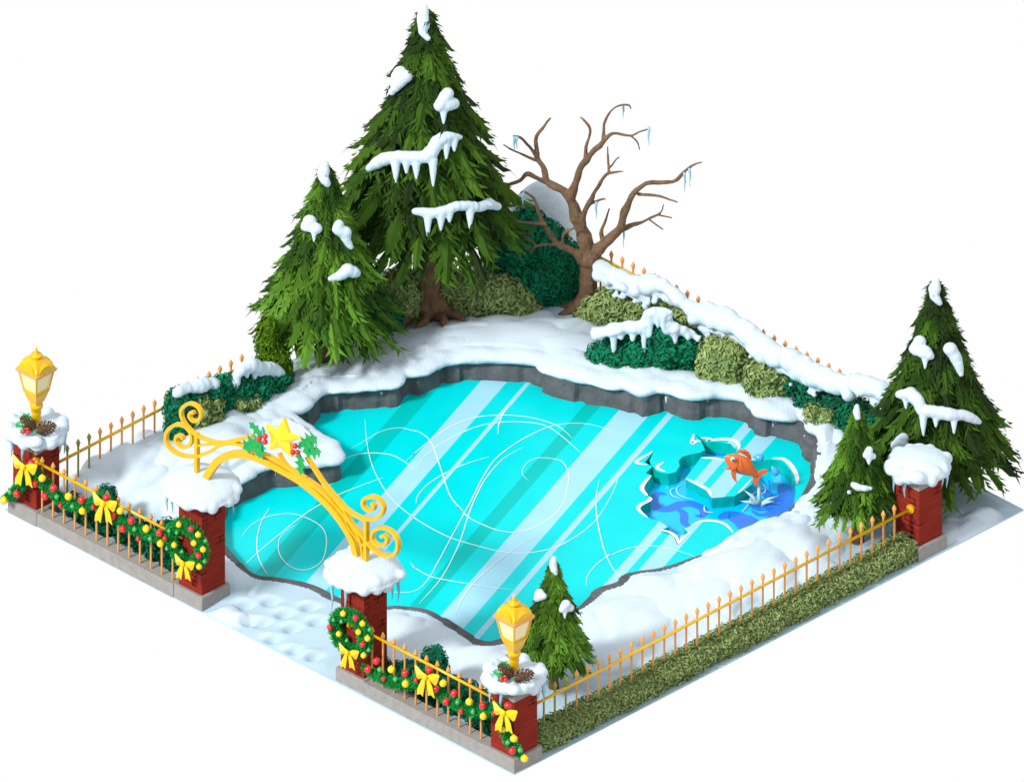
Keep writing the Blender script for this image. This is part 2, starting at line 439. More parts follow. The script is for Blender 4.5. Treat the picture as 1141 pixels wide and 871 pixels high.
def snow_lip():
    mb = MB(); i = 0; left = 0
    while i < NP_:
        b = PB[i]; p = poly[i]; n = onorm(i)*SG
        gx = p.x*S+570.5; gy = 435.5-K*S*p.y-S*CC*ICE
        back = b >= .2
        side = (b >= .13 and gx > 780 and gy > 560)
        if back or side:
            far = gx > 868 and gy < 600
            if left <= 0:
                left = random.randint(5, 13); r = (U(.15, .2) if far or not back else U(.24, .34)); o = (U(.24, .3) if far else (U(.13, .24) if back else U(.16, .24))); tk = U(.1, .15)
            left -= 1
            z = b+.03 if back else b-.02
            c = p+n*o
            mb.ell((c.x, c.y, z), r, r, tk, 14, 8)
            c = p+n*(o+.28); mb.ell((c.x, c.y, z+.0), r*1.3, r*1.3, tk+.02, 14, 8)
            i += 1
            continue
            i += 2
        else: i += 1
    o = fuse('snow_lip', mb, M['snow'], .03, rough=.035, smooth_it=6); tag(o, kind='structure')
snow_lip()

# ------------------------------------------------------------------ ice with the hole
HO = [(185,200),(135,262),(178,282),(196,306),(222,316),(260,322),(300,312),(320,280),(315,252),(335,232),(380,218),(430,210),(455,195),(435,150),(400,110),(445,140),(470,152),(540,155),(590,163),(618,192),(640,230),(680,252),(760,250),(810,248),(860,258),(905,300),(930,360),(935,420),(920,500),(890,560),(840,610),(780,640),(720,648),(660,635),(600,600),(560,578),(500,570),(440,576),(390,590),(345,612),(372,640),(325,648),(310,700),(285,650),(215,622),(262,604),(205,568),(165,560),(110,515),(108,480),(160,455),(125,412),(145,368),(175,330),(140,318),(158,300),(165,270),(160,250)]
hole = [W(*zz(a, b, 4.754, 690, 460), ICE) for a, b in HO]
def inset(pts, d):
    out = []; n = len(pts); ar = sum(pts[i].x*pts[(i+1) % n].y-pts[(i+1) % n].x*pts[i].y for i in range(n)); sg = 1 if ar > 0 else -1
    for i in range(n):
        t = (pts[(i+1) % n]-pts[i-1]); nn = Vector((-t.y, t.x, 0)).normalized()*sg; out.append(pts[i]+nn*d)
    return out
WL = ICE-.24
bm = bmesh.new()
def loop(pts, z=None):
    vs = [bm.verts.new((p.x, p.y, ICE if z is None else z)) for p in pts]
    return [bm.edges.new((vs[i], vs[(i+1) % len(vs)])) for i in range(len(vs))]
outer = [poly[i]+onorm(i)*SG*.04 for i in range(0, NP_, 2)]
es = loop(outer)+loop(hole)
bmesh.ops.triangle_fill(bm, use_beauty=True, use_dissolve=False, edges=es)
# remove faces that fell inside the hole
def inpoly(x, y, P):
    c = False
    for i in range(len(P)):
        a, b = P[i-1], P[i]
        if (a.y > y) != (b.y > y) and x < (b.x-a.x)*(y-a.y)/(b.y-a.y)+a.x: c = not c
    return c
for f in list(bm.faces):
    c = f.calc_center_median()
    if inpoly(c.x, c.y, hole): bm.faces.remove(f)
bmesh.ops.recalc_face_normals(bm, faces=bm.faces)
if sum(f.normal.z for f in bm.faces) < 0: bmesh.ops.reverse_faces(bm, faces=bm.faces)
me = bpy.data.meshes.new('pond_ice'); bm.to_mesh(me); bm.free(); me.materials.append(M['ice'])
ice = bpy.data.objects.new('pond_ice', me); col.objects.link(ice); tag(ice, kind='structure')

mb = MB(); n = len(hole)
low = inset(hole, .05)
for i in range(n):
    a, b = hole[i], hole[(i+1) % n]; c, d = low[(i+1) % n], low[i]
    mb.add([(a.x, a.y, ICE), (b.x, b.y, ICE), (c.x, c.y, WL-.1), (d.x, d.y, WL-.1)], [(0, 1, 2, 3)])
o = mb.build('broken_ice_edge', M['icewall']); tag(o, kind='structure')
# frost rim on part of the broken edge
def ribbon(mb, pts, w, z, taper=True):
    n = len(pts); vs = []
    for i, p in enumerate(pts):
        t = (pts[min(i+1, n-1)]-pts[max(i-1, 0)]); t.z = 0; t.normalize(); q = Vector((-t.y, t.x, 0))
        k = i/(n-1); ww = w*(math.sin(math.pi*min(1, max(0, k)))**.5 if taper else 1); ww = max(ww, .003)
        vs += [(p.x+q.x*ww/2, p.y+q.y*ww/2, z), (p.x-q.x*ww/2, p.y-q.y*ww/2, z)]
    mb.add(vs, [(2*i, 2*i+1, 2*i+3, 2*i+2) for i in range(n-1)])
def ZI(l, sc, ox, oy, z=ICE): return [W(*zz(a, b, sc, ox, oy), z) for a, b in l]
mb = MB()
for l, w in (([(455,150),(540,140),(600,145),(630,165),(632,195)], .07), ([(395,112),(385,160),(410,150),(432,152)], .06), ([(430,132),(480,138),(470,150)], .05),
             ([(180,205),(90,260),(150,275)], .05), ([(235,260),(200,290),(245,312)], .05), ([(165,335),(120,395),(150,440)], .06), ([(155,445),(165,460),(110,490),(105,515),(150,555)], .06),
             ([(810,242),(870,245),(915,285),(942,340),(940,380)], .07), ([(380,600),(430,575),(500,572),(560,590),(605,635)], .05), ([(215,620),(260,630),(300,655),(315,695)], .05), ([(380,630),(340,660),(320,690)], .04)):
    ribbon(mb, crm(ZI(l, 4.754, 690, 460), 6), w*1.3, ICE+.008)
fr = mb.build('frost_rim', M['icewhite'], ice)
# skate scratches
z1, z2, z3, z4, z5 = (4.754,240,410), (4.754,460,410), (4.754,240,560), (4.754,460,560), (4.754,660,540)
SC = [
 [(z1,[(793,272),(800,380),(825,500),(870,600),(940,700),(1040,785)]),(z4,[(0,75),(80,125),(200,185),(350,230),(470,258),(600,265),(740,240),(860,180),(960,100),(1030,0)]),(z2,[(1075,620),(1090,540)])],
 [(z1,[(715,428),(800,380),(880,335),(975,317),(1060,335)]),(z2,[(0,325),(60,355),(100,400),(130,480),(160,570),(200,680),(270,765)]),(z4,[(235,20),(300,80),(380,120),(450,145),(540,155),(640,130),(740,70),(795,0)]),(z2,[(815,640),(825,590),(815,530),(780,490),(690,475),(630,485),(590,520),(580,560),(612,598)])],
 [(z1,[(667,490),(740,460),(830,450),(930,460),(1000,495),(1060,540)])],
 [(z2,[(16,540),(50,480),(150,400),(300,325),(420,293),(560,285),(700,305),(800,370),(900,460)])],
 [(z1,[(1005,495),(1060,450)]),(z2,[(0,460),(90,385),(200,310),(330,262),(480,250),(620,262),(740,295),(800,330),(845,373)])],
 [(z2,[(528,168),(480,240),(455,300),(451,352)])],
 [(z2,[(16,718),(30,670),(100,600),(250,520),(405,470)])],
 [(z2,[(1083,354),(1000,315),(900,295),(800,297),(700,320),(560,390),(440,480),(370,580),(310,700)]),(z4,[(275,50),(200,190),(130,320),(70,420),(0,470),(-110,470),(-150,430)])],
 [(z2,[(583,422),(480,480),(390,580),(330,690)]),(z4,[(290,80),(240,230),(150,400),(32,535)])],
 [(z2,[(987,595),(970,690),(972,760)]),(z4,[(980,110),(1010,240),(1060,350),(1105,395)])],
 [(z5,[(572,391),(450,350),(320,325),(200,335),(100,370)]),(z4,[(1050,270),(970,330),(925,390),(920,440)])],
 [(z4,[(660,172),(540,245),(420,335),(320,430),(250,530),(222,602)])],
 [(z3,[(1030,318),(1060,350)]),(z4,[(0,340),(90,390),(200,415),(320,435),(430,452),(535,460)])],
 [(z3,[(140,345),(230,260),(350,160),(470,65)]),(z1,[(570,715),(665,667),(770,625),(890,582)])],
 [(z3,[(288,27),(240,110),(220,200),(225,280),(250,340),(276,382)])],
 [(z3,[(138,182),(190,120),(280,75),(400,60),(500,90),(570,140),(588,210),(570,300),(520,345),(455,358),(390,335),(345,285),(333,230),(350,175),(420,120)])],
]
mb = MB()
for k, sc in enumerate(SC):
    pts = []
    for zt, l in sc: pts += ZI(l, *zt)
    ribbon(mb, crm(pts, 8), .017, ICE+.004+.0006*k, True)
mb.build('skate_scratches', M['icewhite'], ice)
# water
mb = MB(); vs = [(p.x, p.y, WL) for p in inset(hole, -.12)]
x0 = W(700, 560, WL); x1 = W(905, 560, WL); y1 = W(800, 480, WL).y; y0 = W(800, 608, WL).y
mb.add([(x0.x, y0, WL), (x1.x, y0, WL), (x1.x, y1, WL), (x0.x, y1, WL)], [(0, 1, 2, 3)])
water = mb.build('pond_water', M['water']); tag(water, kind='structure')
def ZW(l): return [W(*zz(a, b, 4.754, 690, 460), WL) for a, b in l]
mb = MB()
for k, (l, w) in enumerate((([(250,432),(205,428),(182,460),(200,500),(260,508),(320,485),(385,482),(445,510),(440,545),(400,540)], .14), ([(290,500),(340,530),(345,580),(375,605)], .1),
             ([(525,560),(580,540),(640,560),(700,600),(780,605),(850,560),(885,500),(895,440),(870,395),(840,385)], .3), ([(700,515),(745,540),(800,525),(835,480),(830,430)], .08),
             ([(740,305),(800,295),(850,310),(890,345)], .07), ([(690,540),(740,575),(800,570),(850,520),(862,460)], .05), ([(700,470),(725,500),(775,500),(800,465),(785,425),(750,415)], .14), ([(445,205),(500,216),(570,222)], .05))):
    ribbon(mb, crm(ZW(l), 8), w*1.55, WL+.004+.0012*k)
mb.build('dark_swirls', M['deep'], water)
mb = MB()
for k, (l, w) in enumerate((([(330,385),(305,400),(310,430),(345,450),(395,462)], .03), ([(295,400),(270,415),(285,445),(330,455)], .03), ([(450,495),(455,525),(500,532)], .04), ([(735,385),(745,410),(700,440),(690,480),(650,530)], .045), ([(755,378),(778,400),(770,425),(745,435)], .04))):
    ribbon(mb, crm(ZW(l), 6), w, WL+.018+.001*k)
mb.build('foam_lines', M['foam'], water)
# floe
FL = [(435,232),(385,300),(350,345),(425,385),(470,410),(490,450),(610,440),(660,410),(705,375),(708,335),(690,290),(640,262),(560,245)]
ft = [W(*zz(a, b, 4.754, 690, 460), ICE) for a, b in FL]
c0 = sum(ft, Vector())/len(ft)
fl = thing('ice_floe', (c0.x, c0.y, WL), 'broken slab of cyan ice floating in the open hole under the goldfish', 'ice floe')
mb = MB(); n = len(ft); lo = inset(ft, .03)
for i in range(n):
    a, b = ft[i], ft[(i+1) % n]; c, d = lo[(i+1) % n], lo[i]
    mb.add([(a.x, a.y, ICE), (b.x, b.y, ICE), (c.x, c.y, WL-.1), (d.x, d.y, WL-.1)], [(0, 1, 2, 3)])
mb.build('broken_side', M['icewall'], fl)
mb = MB(); mb.add([(p.x, p.y, ICE) for p in ft], [tuple(range(n))])
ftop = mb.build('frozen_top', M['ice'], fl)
for l, w in (([(435,238),(500,240),(560,252)], .05), ([(352,347),(425,383),(470,408),(488,445)], .06), ([(628,425),(660,395),(700,352)], .03)):
    mb = MB(); ribbon(mb, crm(ZI(l, 4.754, 690, 460), 6), w*1.3, ICE+.006); mb.build('frost_edge', M['icewhite'], fl)

# ------------------------------------------------------------------ pillars
PC = [W(40.4, 569.6), W(225, 664.6), W(405.5, 757.3), W(572.8, 845.2), W(1024, 610)]
def oriented(name, mb_fn, m, parent, loc, bevel=0):    # brick faces need their own 45 degree frame
    mb = MB(); mb_fn(mb); o = mb.build(name, m, None, bevel=bevel)
    o.parent = parent; o.location = Vector(loc)-Vector(parent.location); o.rotation_euler = (0, 0, math.radians(45)); return o
XX, YY = Vector((1, 0, 0)), Vector((0, 1, 0)); O0 = Vector((0, 0, 0))
def pillar(i, hb, tall, label):
    c = PC[i]; t = thing('brick_pillar', c, label, 'pillar', 'brick pillars of the fence')
    mb = MB(); mb.box(c, E1, E2, .377, .377, -.02, .29, .372, .372); mb.build('stone_plinth', M['stone'], t, bevel=.015)
    oriented('brick_shaft', lambda q: q.box(O0, XX, YY, .306, .306, .285, hb), M['brick'], t, c, .008)
    mb = MB()
    if tall:
        mb.box(c, E1, E2, .325, .325, hb, hb+.05); mb.box(c, E1, E2, .35, .35, hb+.052, hb+.1)
    else: mb.box(c, E1, E2, .313, .313, hb, hb+.25)
    mb.build('capstone', M['stone'], t, bevel=.01)
    return t
pillar(0, 1.48, False, 'short red brick pillar with a lantern at the far left corner of the fence')
pillar(1, 2.12, True, 'tall red brick gate pillar left of the snowy path, with a wreath and the left foot of the arch')
pillar(2, 2.12, True, 'tall red brick gate pillar right of the snowy path, with a wreath and the right foot of the arch')
pillar(3, 1.48, False, 'short red brick pillar with a lantern at the nearest front corner')
pillar(4, 1.48, False, 'short red brick pillar without a lantern, at the right end of the clipped hedge')

def snowcap(i, z, r, thick, lobes, ice, label, sx=1.0):
    c = PC[i]; t = thing('snow_pile', (c.x, c.y, z), label, 'snow', 'snow caps on the pillars')
    mb = MB()
    mb.ell((c.x, c.y, z+thick*.42), r*.96*sx, r*.96, thick*.5, 24, 10)
    mb.ell((c.x, c.y, z+thick*.25), r*sx, r, thick*.3, 24, 8)
    for k in range(16):
        q = 2*math.pi*k/16+U(-.1, .1); rr = r*U(.80, .9); dz = U(-.06, .06)
        mb.ell((c.x+rr*sx*math.cos(q), c.y+rr*math.sin(q), z+.12+dz), U(.11, .16), U(.11, .16), U(.10, .17), 10, 8)
    for (px, py, rp) in lobes:
        # lobes sit on the near rim
        p = W(px, py, z+.2)
        mb.ell((p.x, p.y, z+.2), rp/S, rp/S*.9, rp/S*.75, 14, 10)
    fuse('snow_mass', mb, M['snow'], .028, t, 4, .015)
    for px, py, ln in ice:
        p = W(px, py, z); icicle(Vector((p.x, p.y-.02, z+.06)), ln*1.15/(S*CC)+.06, .05, t)
snowcap(0, 1.68, .60, .30, [(40, 492, 9), (22, 482, 8), (60, 485, 8)], [(13, 492, 14), (25, 497, 16), (67, 491, 12), (72, 488, 15)], 'snow cap round the foot of the lantern on the far left pillar')
snowcap(1, 2.24, .74, .46, [(222, 550, 13), (208, 545, 12), (190, 548, 9), (262, 545, 9), (235, 553, 10)], [(186, 548, 18), (192, 550, 18), (245, 550, 30), (260, 545, 24)], 'thick snow cap with the left foot of the golden arch standing in it')
snowcap(2, 2.24, .74, .46, [(403, 645, 14), (388, 640, 12), (417, 648, 12), (368, 640, 9), (445, 640, 8)], [(370, 645, 30), (385, 650, 28), (437, 645, 20), (444, 643, 24)], 'thick snow cap with the right foot of the golden arch standing in it')
snowcap(3, 1.68, .60, .30, [(572, 768, 9), (553, 760, 8), (590, 762, 8)], [(546, 767, 14), (558, 772, 16), (600, 766, 12), (606, 764, 14)], 'snow cap round the foot of the lantern on the nearest corner pillar')
snowcap(4, 1.66, .61, .40, [(1022, 532, 10), (1002, 526, 9), (1042, 526, 9)], [(996, 530, 16), (1008, 534, 18), (1050, 528, 12), (1055, 526, 15)], 'plain rounded snow cap on the right pillar, with nothing standing in it')

# ------------------------------------------------------------------ stone kerbs
def kerb(a, b, label):
    ca, cb2 = PC[a]+E1*.372, PC[b]-E1*.372
    mid = (ca+cb2)/2+NF*(.377-.15); h = (cb2-ca).length/2
    mb = MB(); mb.box(mid, E1, E2, h, .15, -.02, .275)
    o = mb.build('stone_kerb', M['stone'], bevel=.012); tag(o, label, 'kerb', 'stone kerbs under the fences')
kerb(0, 1, 'long grey stone kerb under the fence left of the gate')
kerb(2, 3, 'long grey stone kerb under the fence right of the gate')

# ------------------------------------------------------------------ fences
def picket_mesh(h, z0, m):
    mb = MB(); mb.lathe(Vector((0, 0, 0)), [(.02, z0), (.02, h-.16), (.03, h-.155), (.03, h-.14), (.022, h-.135), (.045, h-.1), (.03, h-.05), (.004, h)], 8)
    o = mb.build('picket', m, smooth=False); me = o.data; bpy.data.objects.remove(o); return me
pm = {'c': picket_mesh(1.48, .27, M['copper']), 'g': picket_mesh(1.27, -.05, M['copper']), 'v': picket_mesh(1.27, -.05, M['verdigris'])}
def fence(label, pts, rail_pts, key, olive=0, rosette=None, extra=None):
    t = thing('railing', pts[0], label, 'fence', 'metal railings round the pond')
    for k, p in enumerate(pts):
        kk = 'v' if k < olive else key
        o = bpy.data.objects.new('picket', pm[kk]); col.objects.link(o); o.parent = t; o.location = p-pts[0]
        if k < olive: o['label'] = 'olive green picket with a spear tip'
    mb = MB(); mb.tube(rail_pts, .03, 8); mb.build('top_rail', M['gold'], t, smooth=True)
    for q in (rosette or []):
        mb = MB(); p, d = q
        mb.tube([p, p-d*.05], [.09, .09], 14); mb.tube([p-d*.05, p-d*.09], [.06, .045], 14); mb.build('rosette', M['gold'], t, smooth=False)
    return t
def front_fence(i, xs, r0, r1, label):
    O = PC[i]+NF*.257
    pts = []
    for x in xs:
        X = (x-570.5)/S; pts.append(Vector((X, O.y-(X-O.x), 0)))
    def rp(x): X = (x-570.5)/S; return Vector((X, O.y-(X-O.x)-.0, 1.335))+NF*.045
    return fence(label, pts, [rp(r0), rp(r1)], 'c', rosette=[(rp(r0), -E1)])
front_fence(0, [47+12.12*k for k in range(13)], 40.5, 205, 'copper spear-tipped railing with a golden rail, left of the gate, one bow at its middle')
front_fence(2, [414.6+12.14*k for k in range(11)], 392, 552, 'copper spear-tipped railing with a golden rail, between the right gate pillar and the nearest corner')
# right front
def lineR(x, off=0):
    X = (x-570.5)/S; y = 845.2-.52*(x-572.8)+off; q = W(x, y); return Vector((q.x, q.y, 0))
pts = [lineR(606+12.2*k, 2) for k in range(33)]
r0 = lineR(592, 2); r1 = lineR(1014, 2); r0.z = r1.z = 1.03; sh = Vector((R2, -R2, 0))*.045
fence('longest copper railing, standing in the clipped hedge along the right front edge', pts, [r0+sh, r1+sh], 'g', 3, rosette=[(r1+sh, E2)])
# back left
def lineBL(x, off=0):
    q = W(x, 555.5-.52*(x-68)+off); return Vector((q.x, q.y, 0))
pts = [lineBL(75+12.14*k) for k in range(42) if not 276 < 75+12.14*k < 392]
pm['g2'] = picket_mesh(1.11, -.05, M['copper']); pm['vv'] = pm['v']; pm['v'] = picket_mesh(1.11, -.05, M['verdigris'])
r0 = lineBL(58); r1 = lineBL(284); r0.z = r1.z = .86
fence('copper railing with a golden rail along the back left edge, behind the snow drifts', pts, [r0+sh, r1+sh], 'g2', 3)
r0 = lineBL(385); r1 = lineBL(572); r0.z = r1.z = .86
mb = MB(); mb.tube([r0+sh, r1+sh], .03, 8); tl = bpy.data.objects['railing.003']; mb.build('top_rail', M['gold'], tl, smooth=True)
def lineBR(x, off=0):
    q = W(x, 344+.515*(x-681)+off); return Vector((q.x, q.y, 0))
pts = [lineBR(596.6+12.1*k) for k in range(38)]
r0 = lineBR(592); r1 = lineBR(1048); r0.z = r1.z = 1.03; sh2 = NF*.045
fence('copper railing along the back right edge, behind the snow-topped hedge', pts, [r0+sh2, r1+sh2], 'g')

# ------------------------------------------------------------------ foliage
def c3(c, f=.72, j=.0):
    k = (1+U(-j, j))*1.28*.9; return tuple(lin(v)*f*k for v in c)
TEAL = [(20,128,92),(18,116,82),(26,96,68)]; OLIVE = [(148,170,108),(138,160,100),(118,138,80)]; DARK = [(20,112,80),(24,86,60),(22,98,70)]; MOSS = [(84,120,24),(66,98,14),(74,108,20)]
TRIM = [(146,166,106),(136,156,98),(116,134,80)]
def leafcloud(mb, lumps, pal, dens=520, ls=.075, zmin=-9):
    for (c, r, rz) in lumps:
        k = .93
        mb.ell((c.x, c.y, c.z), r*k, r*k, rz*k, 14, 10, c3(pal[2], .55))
        n = int(dens*4*math.pi*r*rz)
        for _ in range(n):
            z = U(-1, 1); q = U(0, 2*math.pi); s = math.sqrt(1-z*z); d = Vector((s*math.cos(q), s*math.sin(q), z))
            p = Vector((c.x+d.x*r, c.y+d.y*r, c.z+d.z*rz))
            if p.z < zmin: continue
            bad = False
            for (c2, r2, rz2) in lumps:
                if c2 is c: continue
                e = p-c2
                if (e.x/r2)**2+(e.y/r2)**2+(e.z/rz2)**2 < .82: bad = True; break
            if bad: continue
            p += d*U(-.04, .05)
            nn = (d+Vector((U(-.45, .45), U(-.45, .45), U(-.35, .55)))).normalized()
            t = nn.cross(Vector((U(-1, 1), U(-1, 1), U(-1, 1)))).normalized(); b = nn.cross(t)
            L = ls*U(.7, 1.4); w = L*.42
            cc = c3(random.choice(pal[:2]) if rnd() < .8 else pal[2], .74, .16)
            mb.add([p-t*L*.6, p+b*w*.7+nn*.008-t*L*.1, p+t*L*.9-nn*.015, p-b*w*.7+nn*.008-t*L*.1], [(0, 1, 2, 3)], cc)
def bush(label, L, pal, gy, dens=520, ls=.08, name='bush', grp='bushes round the pond', cat='bush', fill=True, floor=.1, low=-.02):
    lumps = []
    for px, py, rp in L:
        g = gy(px) if callable(gy) else gy
        Y = W(px, g).y+U(-.02, .02); c = WY(px, py, Y); r = rp/S
        lumps.append((c, r, r*.95))
    if fill:     # stand the bush on the ground
        for (c, r, rz) in list(lumps):
            if c.z-r > .12: 
                z = c.z-r*.9
                while z > floor: lumps.append((Vector((c.x+U(-.05,.05), c.y+U(-.03, .03), z)), r*.98, r*.9)); z -= r*.8
    mb = MB(); leafcloud(mb, lumps, pal, dens, ls, low)
    base = min(lumps, key=lambda q: q[0].z)[0]
    o = mb.build(name, M['leaves'], origin=(base.x, base.y, 0)); return tag(o, label, cat, grp)
bush('tall dark teal bush behind the bare tree', [(600,305,38),(575,272,28),(588,252,22),(620,288,26),(628,312,22),(568,308,30),(606,268,24),(600,325,20)], TEAL, 332, name='tall_bush')
bush('olive bush left of the trunk of the tallest fir', [(445,320,22),(434,318,15),(458,332,16),(448,336,14)], OLIVE, 364)
bush('wide olive bush right of the trunk of the tallest fir', [(500,322,22),(518,325,24),(540,328,25),(562,328,22),(580,338,18),(592,345,12),(548,342,16)], OLIVE, 352)
bush('small teal bush between the second fir and the roots of the tallest fir', [(430,345,13),(438,352,12),(428,356,9)], TEAL, 376)
bush('olive bush at the foot of the bare tree, right of its trunk', [(652,354,13),(668,344,19),(688,336,24),(706,332,24)], OLIVE, 358)
lineH = lambda x: 364+.515*(x-681)
bush('long olive hedge under snow along the back right railing', [(690,330,18),(715,337,22),(742,350,24),(768,365,25),(795,380,26),(822,397,26),(848,410,24),(868,420,20)], OLIVE, lambda x: lineH(x)-13, name='hedge')
bush('olive bush right of the snow-topped teal bush', [(798,394,20),(814,396,22),(832,402,16),(792,402,12)], OLIVE, 440)
bush('low olive bush between the pond and the snowy hedge, left of the dark teal one', [(843,414,13),(856,420,15),(870,427,13),(880,433,9)], OLIVE, 460, floor=.5, low=.3)
bush('wide low teal bush with snow on top, right of the bare tree', [(668,396,15),(688,393,22),(712,393,25),(740,392,27),(765,388,22),(780,383,12),(735,372,22),(700,404,16),(730,410,16),(756,406,16),(776,392,15)], TEAL, 422, name='snowy_bush')
bush('dark teal hedge under snow behind the small right fir', [(880,430,20),(905,442,22),(930,455,24),(955,468,25),(978,481,25),(996,496,24),(1015,503,20)], DARK, lambda x: lineH(x)-10, name='hedge')
bush('olive bush just left of the small right fir', [(906,461,11),(920,465,13),(934,474,13)], OLIVE, 491, floor=.6, low=.25)
gl = lambda x: 563.5-.52*(x-68)+14
bush('teal bush by the back left railing, leftmost of the row', [(200,446,15),(214,442,13),(232,436,15),(250,430,14)], TEAL, gl)
bush('small olive bush in the back left row, half behind the snow mound', [(222,450,11),(237,449,11)], OLIVE, lambda x: gl(x)+6)
bush('round teal bush with a thick snow top beside the second fir', [(265,430,17),(284,430,20),(303,425,18),(316,428,11),(292,438,14)], TEAL, gl, name='snowy_bush')
bush('small olive bush under the round teal one in the back left row', [(266,449,9),(280,447,10)], OLIVE, lambda x: gl(x)+8)
bush('mossy green bush peeking out behind the left side of the second fir', [(300,364,11),(298,380,13),(310,396,13),(314,410,11)], MOSS, 444)
gj = lambda x: 554+.52*(x-40)
bush('dark teal hedge behind the railing left of the gate', [(82,562,13),(96,574,13),(118,552,12),(118,572,14),(138,586,13),(156,592,14),(174,600,14),(187,590,13),(192,606,14),(100,580,12)], DARK, gj, name='hedge')
gj2 = lambda x: 741+.52*(x-405)
bush('dark teal hedge behind the railing right of the gate', [(424,742,12),(440,750,13),(456,748,13),(484,732,13),(472,752,14),(486,755,15),(504,768,15),(520,770,13),(536,780,14),(550,790,12)], DARK, gj2, name='hedge')
# clipped hedge
lumps = []
for k in range(62):
    x = 602+k*6.6; p = lineR(x, 2)
    lumps.append((Vector((p.x+U(-.02, .02), p.y+U(-.02, .02), .20+U(-.02, .02))), .30+U(-.03, .03), .25+U(-.03, .04)))
mb = MB(); leafcloud(mb, lumps, TRIM, 640, .055, -.02)
o = mb.build('clipped_hedge', M['leaves'], origin=tuple(lineR(602, 2))); tag(o, 'low clipped olive hedge along the right front edge under the longest railing', 'hedge', 'bushes round the pond')

